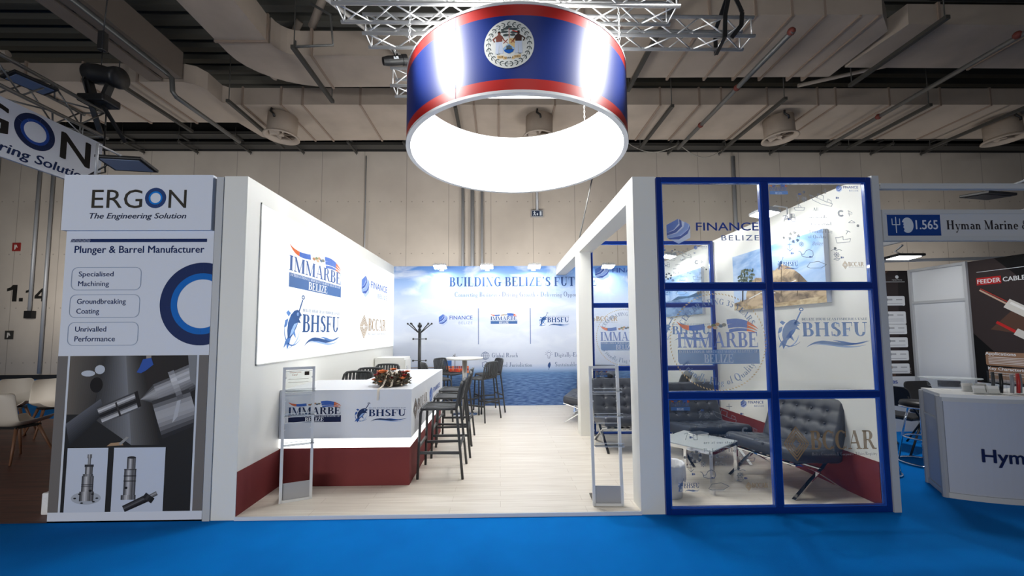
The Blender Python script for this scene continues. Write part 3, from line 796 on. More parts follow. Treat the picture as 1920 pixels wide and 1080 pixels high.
decal('lettering', [((40, 38, 36), 0, [rect(.2, 0, .36, .60), [(.2, .60), (.12, .51), (.0, .47), (.0, .36), (.2, .42)], rect(.44, 0, .58, .13), rect(.80, 0, .93, .47), [(.8, .47), (.74, .41), (.66, .39), (.66, .30), (.8, .34)], rect(1.22, 0, 1.34, .47), rect(.98, .1, 1.41, .2), [(.98, .2), (1.11, .2), (1.22, .34), (1.22, .47)]])], front(-17.62, 11.0, 2.76), whall, label='large black hall number 1.14')
def pipe_run(name, pts, r, mt, label, cat, group=None, fit=()):
    t = thing(name, pts[0], label, cat, 0, group)
    B().tube(pts, r, 8).build('tube', mt, t)
    for p in fit: B().ball(p, r*1.45, 0, 8).build('coupling', 'rust', t)
    return t
for x0, z1, z2, r, lb in ((-16.69, 2.3, 8.1, .05, 'thin conduit ending in a socket box beside the number 1.14'), (-16.2, .2, 8.1, .05, 'thin grey conduit down the hall wall just beyond the one with the socket box'), (-18.2, .2, 8.1, .06, 'grey conduit on the hall wall at the far left, beside the red sign'), (-1.334, .2, 8.1, .055, 'first of three conduits above the back panel, furthest from the exit sign'), (-.981, .2, 8.1, .07, 'thickest, middle one of the three conduits above the back panel'), (-.627, .2, 8.1, .05, 'thin conduit of the three above the back panel, nearest the exit sign'), (1.41, 6.06, 8.1, .05, 'short conduit running down to the exit sign'), (8.8, 3.2, 8.1, .07, 'grey conduit on the hall wall above the glass lounge'), (-4.9, 3.0, 8.1, .02, 'thin cable line down the hall wall above the light panel')):
    t = thing('wall_conduit', (x0, 10.9, z1), lb, 'conduit', 0, 'conduits on the hall wall')
    B().tube([(x0, 10.92, z1), (x0, 10.92, z2)], r, 8).build('tube', 'alu_matt', t)
    if z1 == 2.3: B().box(x0-.1, x0+.16, 10.84, 10.99, z1-.15, z1+.12).build('socket_box', 'black', t)

# ---- ducts
def duct(outline, z0, z1, seams, label, axis='x'):
    t = thing('ventilation_duct', (outline[0][0], outline[0][1], z0), label, 'duct')
    B().prism(outline, z0, z1).build('casing', 'duct', t)
    for s in seams:
        x, ya, yb = s
        b = B()
        if axis == 'x':
            b.box(x-.025, x+.025, ya-.035, yb+.035, z0-.035, z1+.03)
        else:
            b.box(ya-.035, yb+.035, x-.025, x+.025, z0-.035, z1+.03)
        b.build('flange', 'duct_seam', t)
    return t
duct([(-30, 6.4), (-8.05, 6.4), (-7.82, 6.5), (-7.7, 6.75), (-7.7, 7.3), (-7.55, 7.42), (16.5, 7.25), (30, 7.3), (30, 9.15), (-4.6, 9.5), (-7.2, 9.56), (-7.75, 9.3), (-7.95, 8.39), (-30, 8.39)], 8.0, 8.49,
     [(-12.0, 6.4, 8.39), (-10.58, 6.4, 8.39), (-9.2, 6.4, 8.39), (-7.2, 7.42, 9.5), (-6.12, 7.41, 9.5), (-5.52, 7.41, 9.5), (-3.9, 7.4, 9.48), (-2.4, 7.39, 9.46), (-.7, 7.38, 9.44), (.0, 7.37, 9.43), (1.6, 7.37, 9.42), (2.9, 7.36, 9.41), (4.6, 7.35, 9.39), (5.72, 7.34, 9.38), (6.35, 7.34, 9.37), (7.67, 7.33, 9.36), (9.13, 7.32, 9.34), (9.65, 7.32, 9.33), (11.2, 7.31, 9.32), (12.68, 7.3, 9.3), (14.14, 7.29, 9.29)], 'long beige duct nearest the hall wall, carrying four fan outlets')
pts = [(-6.2, 1.5), (-5.1, 1.5), (-5.1, 5.0)]
for i in range(6): pts.append((-4.6-.5*math.cos(R(90*i/5))*.9, 4.98+.4*math.sin(R(90*i/5))))
pts += [(0.3, 5.36), (0.3, 6.5)]
for i in range(9): pts.append((-4.4-1.8*math.sin(R(90*i/8)), 5.3+1.28*math.cos(R(90*i/8))))
b_ = duct(pts, 8.0, 8.6, [], 'beige duct coming out overhead and bending towards the hanging ring')
B().box(-4.35, -4.3, 5.32, 6.62, 7.965, 8.63).build('flange', 'duct_seam', b_)
B().box(-6.23, -5.07, 4.9, 4.95, 7.965, 8.63).build('flange', 'duct_seam', b_)
duct([(0.3, 4.15), (7.85, 4.05), (8.4, 4.5), (8.4, 6.05), (0.3, 6.18)], 8.0, 8.5, [(s, 4.1, 6.15) for s in (.9, 1.7, 2.6, 3.4, 4.3, 5.25, 6.0, 6.68, 7.41, 7.8)], 'wide beige duct of many seams behind the hanging ring')
duct([(8.65, 4.3), (30, 4.3), (30, 5.69), (8.5, 5.69)], 8.0, 8.45, [(9.3, 4.3, 5.69), (11.6, 4.3, 5.69), (13.6, 4.3, 5.69)], 'dim beige duct overhead at the far right')
duct([(-3.9, 2.2), (-1.5, 2.2), (-1.5, 3.5), (-3.0, 3.5), (-3.6, 3.1)], 8.7, 9.2, [(-2.4, 2.2, 3.5)], 'short beige duct end above the overhead truss')
t = thing('black_plenum_box', (8.6, 3.2, 8.45), 'black box beam above the far right duct', 'beam')
B().box(9.08, 30, 3.0, 4.25, 8.47, 9.2).build('casing', mat('shadow_black', (0, 0, 0)), t)
t = thing('roof_beam', (-8.9, -9, 8.0), 'painted roof beam running overhead at far left', 'beam')
B().box(-8.9, -8.55, -9, 6.35, 8.0, 8.06).build('lower_flange', 'beam', t)
B().box(-8.52, -8.05, -9, 6.35, 8.06, 8.75).build('web', 'beam', t)
for k, (p0, p1, r, lb) in enumerate((((-7.4, 2.2, 9.6), (-6.35, 3.6, 8.75), .1, 'slanting grey brace tube left of the bent duct'), ((-3.3, 4.4, 9.6), (-4.4, 5.5, 8.78), .09, 'slanting grey brace tube right of the bent duct'), ((-5.2, 6.5, 9.75), (-6.3, 7.3, 8.7), .09, 'slanting grey brace tube under the bend of the long duct'), ((13.0, 6.0, 9.0), (8.5, 7.2, 8.5), .05, 'thin slanting rod between the two right ducts'), ((-30, 5.2, 8.9), (-12.3, 6.25, 8.62), .08, 'long grey pipe sloping to the left end of the wall duct'))):
    t = thing('brace_tube', p0, lb, 'pipe'); B().tube([p0, p1], r, 10).build('tube', 'duct', t)
# pipes and channels
pipe_run('sprinkler_pipe', [(5.94, 4.0, 7.6), (5.93, 9.2, 7.6)], .055, 'pipe', 'grey sprinkler pipe with a red coupling running back beyond the hanging ring', 'pipe', 'sprinkler pipes', [(5.94, 4.05, 7.62), (5.93, 5.9, 7.6), (5.93, 7.7, 7.6)])
pipe_run('sprinkler_pipe', [(10.68, -2, 7.6), (10.79, 9.0, 7.6)], .055, 'pipe', 'grey sprinkler pipe at the far right under the dim duct', 'pipe', 'sprinkler pipes', [(10.7, 4.1, 7.62), (10.76, 7.2, 7.6)])
pipe_run('sprinkler_pipe', [(-8.02, -2, 7.9), (-8.05, 5.86, 7.9), (-7.9, 5.87, 7.75), (-7.85, 5.85, 7.4), (-7.8, 5.9, 7.3), (-7.76, 8.2, 7.3)], .055, 'pipe', 'dark sprinkler pipe that steps down below the duct at far left', 'pipe', 'sprinkler pipes', [])
pipe_run('sprinkler_pipe', [(-3.3, 1.0, 7.9), (-3.35, 3.5, 7.9), (-2.2, 5.3, 7.9)], .045, 'truss', 'bright grey pipe slanting down beside the left end of the truss', 'pipe', 'sprinkler pipes', [])
pipe_run('sprinkler_drop', [(-4.0, 4.6, 8.6), (-3.6, 4.66, 8.4), (-3.55, 4.7, 7.75), (-4.35, 4.72, 7.72), (-4.37, 4.72, 7.85)], .028, 'pipe', 'thin angled pipe drop hanging in front of the bent duct', 'pipe')
for x, ya, yb, z, lb in ((-4.4, 4.68, 6.75, 7.7, 'under the bent duct'), (-7.25, 6.87, 9.65, 7.8, 'beside the leftmost fan outlet'), (-9.45, 6.1, 8.55, 7.8, 'under the wall duct at far left'), (7.72, 6.65, 9.6, 7.8, 'beside the fan outlet above the glass lounge'), (12.0, 6.93, 9.6, 7.8, 'under the wall duct near the rightmost fan outlet'), (4.82, 7.03, 9.65, 7.8, 'just right of the hanging ring'), (8.97, 3.85, 6.1, 7.8, 'across the dim duct at far right'), (3.35, 3.5, 6.35, 7.8, 'under the wide duct beside the truss end'), (14.72, 6.5, 9.5, 7.75, 'passing the rightmost fan outlet'), (-1.2, 7.1, 9.65, 7.8, 'seen through the hanging ring')):
    t = thing('steel_channel', (x, ya, z), 'dark hanging steel channel '+lb, 'channel', 0, 'channels carrying the ducts')
    B().box(x-.045, x+.045, ya, yb, z-.04, z+.04).build('rail', 'channel', t)
    for yy in (ya+.06, yb-.06): B().tube([(x, yy, z), (x, yy, 9.74)], .012, 6).build('hanger_rod', 'channel', t)
# fan outlets
for i, (x, yy, tl, lb) in enumerate(((-6.38, 7.95, 9, 'leftmost beige fan outlet under the wall duct'), (1.2, 7.95, 4, 'beige fan outlet seen through the hanging ring'), (8.45, 7.95, -9, 'beige fan outlet above the glass lounge'), (15.4, 8.0, -9, 'rightmost beige fan outlet, cut by the photo edge'))):
    t = thing('fan_outlet', (x, yy, 7.42), lb, 'fan', 0, 'fan outlets under the wall duct')
    Mt = Matrix.Translation((x, yy, 7.37)) @ Matrix.Rotation(R(tl*.35), 4, 'Y')
    B().lathe([(.40, 0.02), (.40, .57), (.36, .57), (.36, .04)], (0, 0, 0), 28, 0, True, Mt, False).build('barrel', 'duct', t)
    B().lathe([(.36, .05), (.40, .03), (.48, -.02), (.49, -.06), (.46, -.07), (.38, 0.0), (.36, .05)], (0, 0, 0), 28, 0, True, Mt).build('rim', 'duct', t)
    B().lathe([(.0001, .0), (.07, .0), (.07, .12), (.0001, .12)], (0, 0, 0), 14, 0, False, Mt).build('hub', 'duct', t)
    for k in range(6):
        a = R(60*k+20*i); q = R(60*k+20*i+38)
        vs = [(.06*math.cos(a), .06*math.sin(a), .02), (.35*math.cos(a), .35*math.sin(a), .0), (.35*math.cos(q), .35*math.sin(q), .13), (.06*math.cos(q), .06*math.sin(q), .09)]
        vs2 = [(v[0], v[1], v[2]+.012) for v in vs]
        B().add([Mt @ Vector(v) for v in vs+vs2], [(3, 2, 1, 0), (4, 5, 6, 7), (0, 1, 5, 4), (1, 2, 6, 5), (2, 3, 7, 6), (3, 0, 4, 7)]).build('blade', 'duct', t)
    B().tube([Mt @ Vector(p) for p in ((-.1, -.42, .6), (-.12, -.44, .5), (-.02, -.46, .42), (0, -.44, .34))], .03, 6).build('cable_loop', 'black', t)
# cable trays along the wall top
for y0, z0, lb in ((10.25, 8.50, 'upper dark cable tray along the top of the hall wall'), (10.68, 8.33, 'lower dark cable tray along the top of the hall wall')):
    t = thing('cable_tray', (-30, y0, z0), lb, 'cable tray')
    B().box(-30, 30, y0-.18, y0+.18, z0-.01, z0+.01).box(-30, 30, y0-.18, y0-.165, z0, z0+.09).box(-30, 30, y0+.165, y0+.18, z0, z0+.09).build('tray', 'channel', t)
k = 0
for i in range(17):
    x = -14.9+1.93*i
    t = thing('tray_bracket', (x, 10.4, 8.2), 'dark tray bracket hanging on threaded rods in the row along the wall top', 'bracket', 0, 'tray brackets along the wall top')
    B().bar((x, 10.0, 8.2), (x, 10.9, 8.2), .07, .06).build('arm', 'channel', t)
    B().bar((x-.05, 10.0, 8.455), (x-.05, 10.9, 8.455), .08, .035).build('upper_arm', 'channel', t)
    for yy in (10.02, 10.885): B().tube([(x, yy, 8.12), (x, yy, 8.9)], .012, 6).build('rod', 'channel', t)
t = thing('loose_cable', (3.9, 9.7, 8.1), 'pale cable sagging between the pipes right of the hanging ring', 'cable')
b = B()
for a0, a1 in (((4.3, 9.85, 8.22), (5.86, 9.15, 7.67)), ((6.0, 9.15, 7.67), (7.62, 9.55, 7.72))):
    b.tube([tuple(a0[j]+(a1[j]-a0[j])*i/12-(.33*math.sin(PI*i/12) if j == 2 else 0) for j in range(3)) for i in range(13)], .014, 6)
b.build('cord', mat('pale_cable', srgb(150, 146, 138), 0.6), t)

# ================================================================== trusses over the stand
def box_truss(name, x0, x1, y0, y1, z0, z1, label, bay=.33, mt='truss', along='x', r=.024):
    P_ = (lambda s, a, z: (s, a, z)) if along == 'x' else (lambda s, a, z: (a, s, z))
    t = thing(name, P_(x0, y0, z0), label, 'truss', 0, 'aluminium trusses')
    for a, z in ((y0, z0), (y1, z0), (y0, z1), (y1, z1)):
        B().tube([P_(x0, a, z), P_(x1, a, z)], r, 10).build('chord', mt, t)
    n = max(2, int(round((x1-x0-.1)/bay))); st = (x1-x0-.1)/n
    for f_, (pa, pb) in enumerate((((y0, z0), (y0, z1)), ((y1, z0), (y1, z1)), ((y0, z0), (y1, z0)), ((y0, z1), (y1, z1)))):
        b = B(); pts = []
        for i in range(n+1):
            q = pa if i % 2 == 0 else pb
            pts.append(P_(x0+.05+st*i, q[0], q[1]))
        for i in range(n): b.tube([pts[i], pts[i+1]], r*.42, 6)
        for s in (x0+.04, x1-.04): b.tube([P_(s, *pa), P_(s, *pb)], r*.42, 6)
        b.build('lacing', mt, t)
    return t
box_truss('roof_truss', -1.98, 2.2, .98, 1.27, 5.5, 5.79, 'front aluminium truss over the hanging ring, nearest the aisle')
box_truss('roof_truss', -1.78, 3.42, 1.46, 1.72, 5.5, 5.76, 'middle aluminium truss, the longest, with a black strap near its right end')
box_truss('roof_truss', -1.72, 1.82, 2.58, 2.87, 5.5, 5.79, 'rear aluminium truss seen below and through the hanging ring')
t = thing('ratchet_strap', (3.2, 1.6, 5.45), 'black ratchet strap looped round the right end of the middle truss', 'strap')
b = B()
for a, c in (((3.1, 1.42, 6.15), (3.0, 1.40, 5.75)), ((3.0, 1.40, 5.75), (2.98, 1.4, 5.44)), ((3.1, 1.42, 6.15), (3.24, 1.42, 5.8)), ((3.24, 1.42, 5.8), (3.22, 1.42, 5.62)), ((3.22, 1.42, 5.62), (3.08, 1.42, 5.44)), ((2.98, 1.4, 5.44), (3.05, 1.74, 5.44)), ((3.05, 1.74, 5.44), (3.06, 1.76, 5.8)), ((3.06, 1.76, 5.8), (3.1, 1.42, 6.15))):
    b.bar(a, c, .012, .055, 0, (1, 0, .2))
b.build('webbing', 'black', t)
# chains from the trusses to the ring
for x, yy, lb in ((-1.05, .98, 'front left'), (1.45, .98, 'front right'), (-1.1, 2.72, 'rear left'), (1.4, 2.72, 'rear right')):
    t = thing('hanging_chain', (x, yy, 5.03), 'thin steel chain at the '+lb+' of the hanging ring', 'chain', 0, 'chains of the hanging ring')
    b = B(); z = 5.04; i = 0
    while z < 5.5:
        c = Vector((x, yy, z)); e = Vector((.012, 0, 0)) if i % 2 else Vector((0, .012, 0))
        b.tube([c+e*math.cos(a)+Vector((0, 0, .024*math.sin(a))) for a in [2*PI*k/8 for k in range(8)]], .0035, 5, closed=True)
        z += .04; i += 1
    b.build('links', 'alu', t)
# spotlight on the left end
t = thing('stage_spotlight', (-1.66, 2.6, 5.9), 'black stage spotlight hanging from a hook left of the ring', 'lamp')
Mt = Matrix.Translation((-1.66, 2.6, 5.93)) @ Matrix.Rotation(R(25), 4, 'Z') @ Matrix.Rotation(R(70), 4, 'Y')
B().lathe([(.02, -.2), (.06, -.19), (.075, -.1), (.075, .12), (.085, .13), (.085, .2), (.07, .2), (.06, .14), (.0001, .14)], (0, 0, 0), 18, 0, False, Mt).build('body', 'black', t)
decal('name_plate', [((200, 204, 210), 0, [rect(-.03, -.02, .05, .02)])], lambda u_, v_, n: Mt @ Vector((v_, -.078-n, u_)), t)
b = B()
for s in (-1, 1): b.bar(Mt @ Vector((0, s*.09, 0)), Vector((-1.66, 2.6, 6.08))+Vector((.03*s, .04*s, 0)), .03, .006)
b.build('yoke', 'black', t)
B().tube([(-1.66, 2.6, 6.06), (-1.66, 2.6, 6.13), (-1.64, 2.6, 6.16), (-1.61, 2.6, 6.14)], .01, 6).build('hook', 'alu', t)

# ================================================================== hanging ring
RC = (0.248, 1.893); RR = 1.5; Z0, Z1 = 4.04, 5.03
ring = thing('hanging_ring_banner', (RC[0], RC[1], Z0), 'large round hanging banner with blue and red flag print and glowing white inside', 'banner')
N_ = 128
blue_cloth = mat('blue_banner_fabric', srgb(0, 38, 118), 0.38, spec=0.6)
red_cloth = mat('red_banner_fabric', srgb(172, 30, 26), 0.38, spec=0.55)
b = B()
zs = [Z0+.005, Z0+.15, Z1-.15, Z1-.005]
for k in range(3):
    lo = [(RC[0]+RR*math.cos(2*PI*i/N_), RC[1]+RR*math.sin(2*PI*i/N_), zs[k]) for i in range(N_+1)]
    hi = [(p[0], p[1], zs[k+1]) for p in lo]
    b.strip(lo, hi, 1 if k != 1 else 0, True)
b.build('fabric_cover', [blue_cloth, red_cloth], ring)
b = B()
lo = [(RC[0]+(RR-.05)*math.cos(-2*PI*i/N_), RC[1]+(RR-.05)*math.sin(-2*PI*i/N_), Z0+.006) for i in range(N_+1)]
b.strip(lo, [(p[0], p[1], Z1-.006) for p in lo], 0, True)
b.build('inner_liner', 'liner', ring, label='glowing white inner lining')
for z in (Z0, Z1-.03):
    b = B()
    b.lathe([(RR-.055, 0), (RR+.006, 0), (RR+.006, .03), (RR-.055, .03), (RR-.055, 0)], (RC[0], RC[1], z), N_, 0, False)
    b.build('rim', 'alu', ring, label='aluminium rim')
# round emblem printed on the blue band
def on_ring(u_, v_, n):
    a = R(-90)+(u_)/RR-.092
    return Vector((RC[0]+(RR+n+.002)*math.cos(a), RC[1]+(RR+n+.002)*math.sin(a), 4.565+v_))
def emblem():
    dk = (70, 78, 78); wt = (206, 208, 204)
    L = []
    d = ell(0, 0, .262, n=64)
    for q_ in range(8):
        r1_, r0_ = .262*(q_+1)/8, .262*q_/8
        L.append((wt, 0, ringband(0, 0, r1_, max(r0_, .0005), 64)))
    for i in range(25):
        a = 90+14.4*i; cx, cy = .216*math.cos(R(a)), .216*math.sin(R(a))
        s = 1 if cx < 0 else -1
        ta = R(a)+(-PI/2)*s   # direction of growth, upwards on both sides
        pts = [(cx+.022*math.cos(ta+q)-.01*math.cos(ta), cy+.022*math.sin(ta+q)-.01*math.sin(ta)) for q in [R(k) for k in range(-100, 101, 20)]]
        L.append((dk, 1, stroke(pts, .009)))
        L.append((dk, 1, stroke([(cx-.03*math.cos(ta), cy-.03*math.sin(ta)), (cx+.02*math.cos(ta), cy+.02*math.sin(ta))], .004)))
    for x, y, rx, ry in ((.0, .185, .035, .012), (-.03, .168, .03, .013), (.06, .16, .035, .014), (-.065, .158, .02, .011), (.03, .162, .03, .012), (-.045, .135, .04, .013), (.055, .125, .04, .013), (-.03, .098, .032, .014), (.04, .098, .03, .013)):
        L.append((dk, 2, [ell(x, y, rx, ry, 12)]))
    L.append(((150, 70, 56), 2, stroke([(.003, .07), (.003, .17)], .007)))
    L.append(((206, 62, 48), 3, [[(.035, .15), (.09, .132), (.092, .122), (.04, .138)]]))
    for sx, skin in ((-1, (122, 72, 62)), (1, (66, 46, 42))):
        c = .1*sx
        L.append((skin, 3, [[(c-.032, .03), (c+.032, .03), (c+.036, .085), (c+.014, .105), (c-.014, .105), (c-.036, .085)], ell(c, .122, .015, .02, 10)]))
        L.append((skin, 3, stroke([(c+.034*sx, .085), (c+.066*sx, .06), (c+.05*sx, .035)], .013)+stroke([(c-.03*sx, .08), (c-.055*sx, .035)], .012)))
        L.append(((44, 40, 38), 4, [ell(c, .135, .016, .009, 8)]))
        L.append(((186, 196, 214), 2, [[(c-.036, .03), (c+.036, .03), (c+.04, -.1), (c+.006, -.1), (c, -.0), (c-.006, -.1), (c-.04, -.1)]]))
    L.append(((212, 214, 210), 2, [[(-.066, .062), (.0, .062), (.0, .005), (-.06, -.045), (-.066, -.01)]]))
    L.append(((206, 178, 130), 2, [[(.0, .062), (.07, .062), (.07, -.01), (.06, -.045), (.0, .005)]]))
    L.append(((140, 176, 216), 2, [[(0, .003), (-.06, -.047), (-.05, -.07), (.05, -.07), (.06, -.047)]]))
    L.append(((24, 84, 168), 3, [[(-.056, -.06), (.056, -.06), (.04, -.088), (0, -.105), (-.04, -.088)]]))
    L.append((dk, 4, stroke([(-.035, -.056), (.035, -.056)], .007)+stroke([(-.018, -.054), (-.018, -.022)], .014)+stroke([(.002, -.054), (.002, -.018)], .014)+stroke([(.02, -.054), (.02, -.026)], .01)))
    L.append(((150, 66, 50), 4, stroke([(-.058, .05), (-.012, .008)], .007)+stroke([(-.012, .05), (-.055, .008)], .007)+stroke([(.015, .05), (.06, .012)], .006)+stroke([(.06, .05), (.02, .01)], .006)))
    L.append((dk, 1, [[(-.145, -.095), (-.12, -.108), (0, -.122), (.12, -.108), (.145, -.095), (.1, -.098), (0, -.1), (-.1, -.098)]]))
    L.append(((206, 176, 128), 2, [[(-.125, -.115), (-.05, -.125), (-.05, -.155), (-.12, -.15)], [(-.06, -.135), (.06, -.135), (.06, -.165), (-.06, -.165)], [(.05, -.125), (.125, -.115), (.12, -.15), (.05, -.155)]]))
    L.append(((40, 40, 46), 3, serif('SUB', -.085, -.144, .016, .05, 'c')+serif('UMBRA', 0, -.157, .016, .09, 'c')+serif('FLOREO', .086, -.144, .016, .055, 'c')))
    return L
decal('seam', [((150, 160, 190), 0, [rect(x_-.002, -.52, x_+.002, .46) for x_ in (-.60, .93, -2.2, 2.4)])], on_ring, ring, label='thin pale seams')
decal('round_emblem', shift(emblem(), 0, 0, 1.0), on_ring, ring, base=.003, step=.0006, label='round white emblem with a tree and two figures')

# ================================================================== the stand: shell
XL, XR, XO = -2.26, 3.374, -2.467
setting(B().box(XO, 3.49, 0.004, 5.0, 0, .03), 'floor_stand', 'floor_pale', label='pale washed oak floor of the stand')
setting(B().box(XL, 1.222, -.012, 0.0, 0, .031), 'trim_1', mat('white_edge_strip', (.7, .72, .75), .4), label='thin pale edge strip of the raised floor')
setting(B().box(XO, XL, 0, 5.0, 0, 3.0), 'wall_left', 'frame_white', label='white left wall of the stand')
setting(B().box(XL, XL+.006, 0.004, 4.99, .03, .40), 'baseboard_left', 'red', label='dark red base band of the left wall')
wback = setting(B().box(XO, 3.49, 5.0, 5.08, 0, 3.0), 'wall_back', 'sea', label='back wall printed with clouds over a calm sea')
setting(B().box(XR, 3.42, .028, 5.0, 0, 3.0), 'wall_right', 'frame_white', label='white right wall of the glass lounge')
setting(B().box(XR-.006, XR, .028, 4.99, .03, .41), 'baseboard_right', 'red', label='dark red base band of the lounge wall')
setting(B().box(1.222, 1.43, 0, .2, 0, 3.0), 'pillar', 'frame_white', label='white front pillar beside the glass lounge')
setting(B().box(1.20, 1.40, 2.48, 2.68, .03, 2.8), 'pillar', 'frame_white', label='white middle pillar under the long beam')
setting(B().box(1.222, 1.43, .2, 5.0, 2.8, 3.0), 'beam', 'frame_white', label='long white beam running back to the printed wall')
setting(B().box(3.425, 3.49, -.03, .06, 0, 3.0).box(3.42, 3.49, .06, 5.0, 0, 2.995), 'pillar', 'grey_post', label='grey system post at the right corner of the glass lounge')
setting(B().box(-2.53, XO-.002, -.01, .05, 0, 2.99), 'pillar', 'grey_post', label='narrow grey post between the two stands')

# light panel on the left wall
lb = thing('backlit_panel', (XL, 2.6, 1.3), 'large glowing white light panel with four marks on the left wall', 'light panel')
B().box(XL, XL+.008, .215, 4.99, 1.30, 2.815).build('light_sheet', 'lightbox', lb)
b = B()
for a in ((.205, .215, 1.29, 2.825),): b.box(XL, XL+.010, a[0], a[1], a[2], a[3])
b.box(XL, XL+.010, .205, 4.99, 1.29, 1.30).box(XL, XL+.010, .205, 4.99, 2.815, 2.825)
b.build('frame', 'frame_white', lb)
K = facing_px(XL+.009, 0, 0)
decal('logo', shift(m_registry(0), .73, 2.262, 1.40, 1.19), K, lb, 'l', label='wavy flag word mark')
decal('logo', shift(m_hexwave(), 2.95, 2.19, 1.5, 1.08), K, lb, 'l', label='blue hexagon word mark')
decal('logo', shift(m_fish(), .66, 1.40, 1.45, .98), K, lb, 'l', label='blue fish word mark')
decal('logo', shift(m_diamond(), 2.96, 1.49, 1.45, 1.25), K, lb, 'l', label='tan diamond word mark')

# printed wording of the back wall
K = front(0, 5.0, 0)
blue = (52, 78, 128); grey = (120, 134, 164)
def wall_print(name, layers, label, group=None):
    return decal(name, layers, K, wback, label=label)
wall_print('lettering', [(blue, 0, serif("BUILDING BELIZE'S FUTURE", -1.07, 2.56, .20, 3.18, track=.07))], 'large blue serif slogan across the printed back wall')
wall_print('lettering', [(grey, 0, serif('Connecting Business * Driving Growth * Delivering Opportunities', -.96, 2.335, .105, 2.95, track=.06))], 'small grey serif line under the large slogan on the back wall')
wall_print('logo', shift(m_hexwave(), -1.31, 1.73, .73), 'blue hexagon mark at the left of the row on the back wall')
wall_print('logo', shift(m_registry(0), -.19, 1.835, .57, .55), 'wavy flag mark between the two divider lines on the back wall')
wall_print('logo', shift(m_fish(), .85, 1.68, .65, .5), 'blue fish mark right of the second divider line on the back wall')
wall_print('logo', shift(m_diamond(), 1.9, 1.74, .65, .6), 'tan diamond mark on the back wall behind the lounge glass')
for x, lbx in ((-.452, 'left'), (.657, 'middle'), (1.75, 'right')):
    wall_print('divider_line', [((92, 118, 168), 0, [rect(x-.008, 1.32, x+.008, 2.085)])], lbx+' thin blue divider line between the marks on the back wall', 'divider lines of the back wall')
gl = ringband(-.306, 1.077, .085, .078, 28)+stroke([(-.391, 1.077), (-.221, 1.077)], .006)+stroke([(-.306, .99), (-.306, 1.162)], .006)+stroke(ell(-.306, 1.077, .04, .083, 20), .006, True)+stroke([(-.376, 1.12), (-.236, 1.12)], .006)+stroke([(-.376, 1.03), (-.236, 1.03)], .006)
wall_print('icon', [(blue, 0, gl), (grey, 0, serif('Global Reach', -.17, 1.04, .095, .56))], 'globe drawing and two words on the back wall')
sh = stroke([(-.306, .955), (-.24, .93), (-.245, .85), (-.306, .80), (-.367, .85), (-.372, .93)], .009, True)+stroke([(-.335, .88), (-.31, .855), (-.27, .91)], .009)
wall_print('icon', [(blue, 0, sh), (grey, 0, serif('Trusted Jurisdiction', -.17, .84, .095, .86))], 'shield drawing and two words on the back wall')
bu = ringband(1.046, 1.10, .045, .038, 18, -60, 240)+stroke([(1.025, 1.06), (1.025, 1.02), (1.067, 1.02), (1.067, 1.06)], .007)
for k in range(7): bu += stroke([(1.046+.06*math.cos(R(30*k)), 1.10+.06*math.sin(R(30*k))), (1.046+.08*math.cos(R(30*k)), 1.10+.08*math.sin(R(30*k)))], .006)
wall_print('icon', [(blue, 0, bu), (grey, 0, serif('Digitally-Enabled', 1.171, 1.045, .095, .72))], 'light bulb drawing and words on the back wall')
wall_print('icon', [(blue, 0, [[(1.05, .80), (1.02, .85), (1.03, .9), (1.07, .94), (1.085, .88), (1.07, .83)]]+stroke([(1.04, .77), (1.06, .88)], .008)), (grey, 0, serif('Sustainable Growth', 1.171, .84, .095, .82))], 'leaf drawing and words on the back wall')
# freighter printed on the sea, and a small white ship
sh = [((112, 70, 62), 1, [[(-2.05, .80), (-.72, .80), (-.68, .70), (-1.95, .70)]]), ((150, 132, 120), 0, stroke([(-2.05, .83), (-1.0, .84)], .02))]
rnd = random.Random(3)
for i in range(14):
    for j in range(3):
        c = rnd.choice(((226, 96, 56), (214, 70, 48), (236, 140, 80), (180, 70, 60), (226, 120, 70), (120, 80, 90)))
        sh.append((c, 2, [rect(-1.28+.045*i, .72+.05*j, -1.242+.045*i, .765+.05*j)]))
sh.append(((96, 92, 96), 2, stroke([(-.95, .86), (-.95, 1.12)], .014)+stroke([(-1.0, 1.06), (-.9, 1.06)], .02)+stroke([(-.99, 1.1), (-.91, 1.02)], .012)))
sh.append(((70, 110, 176), 2, [rect(-1.2, .87, -1.02, .98)]))
wall_print('printed_freighter', sh, 'freighter with orange containers printed on the sea of the back wall')
wall_print('printed_ship', [((226, 232, 240), 1, [[(2.42, .78), (2.62, .78), (2.58, .74), (2.46, .74)], [(2.5, .78), (2.56, .78), (2.53, .96)], [(2.45, .79), (2.49, .79), (2.475, .9)]])], 'small white ship printed on the sea behind the lounge glass')

# floodlights on the wall tops
def floodlight(loc, rz, tiltdeg, label, group, lens='lens', size=(.27, .2), arm=.25, armlen=None):
    t = thing('led_floodlight', loc, label, 'lamp', rz, group)
    Mt = Matrix.Rotation(R(tiltdeg), 4, 'X')
    w_, h_ = size
    b = B().box(-w_/2, w_/2, -h_/2, h_/2, .0, .03, 0, Mt)
    for i in range(7): b.box(-w_/2+.02+i*(w_-.05)/6, -w_/2+.03+i*(w_-.05)/6, -h_/2+.02, h_/2-.02, .03, .06, 0, Mt)
    b.build('housing', 'alu_matt', t, world=False)
    B().box(-w_/2+.012, w_/2-.012, -h_/2+.012, h_/2-.012, -.006, .0, 0, Mt).build('lens', lens, t, world=False)
    b = B()
    b.tube([(0, 0, .04), (0, arm*.5, .10), (0, arm, .08), (0, arm, -.02)], .009, 8)
    b.box(-.05, .05, arm-.012, arm+.012, -.05, -.01)
    b.build('arm', 'alu', t, world=False)
    return t
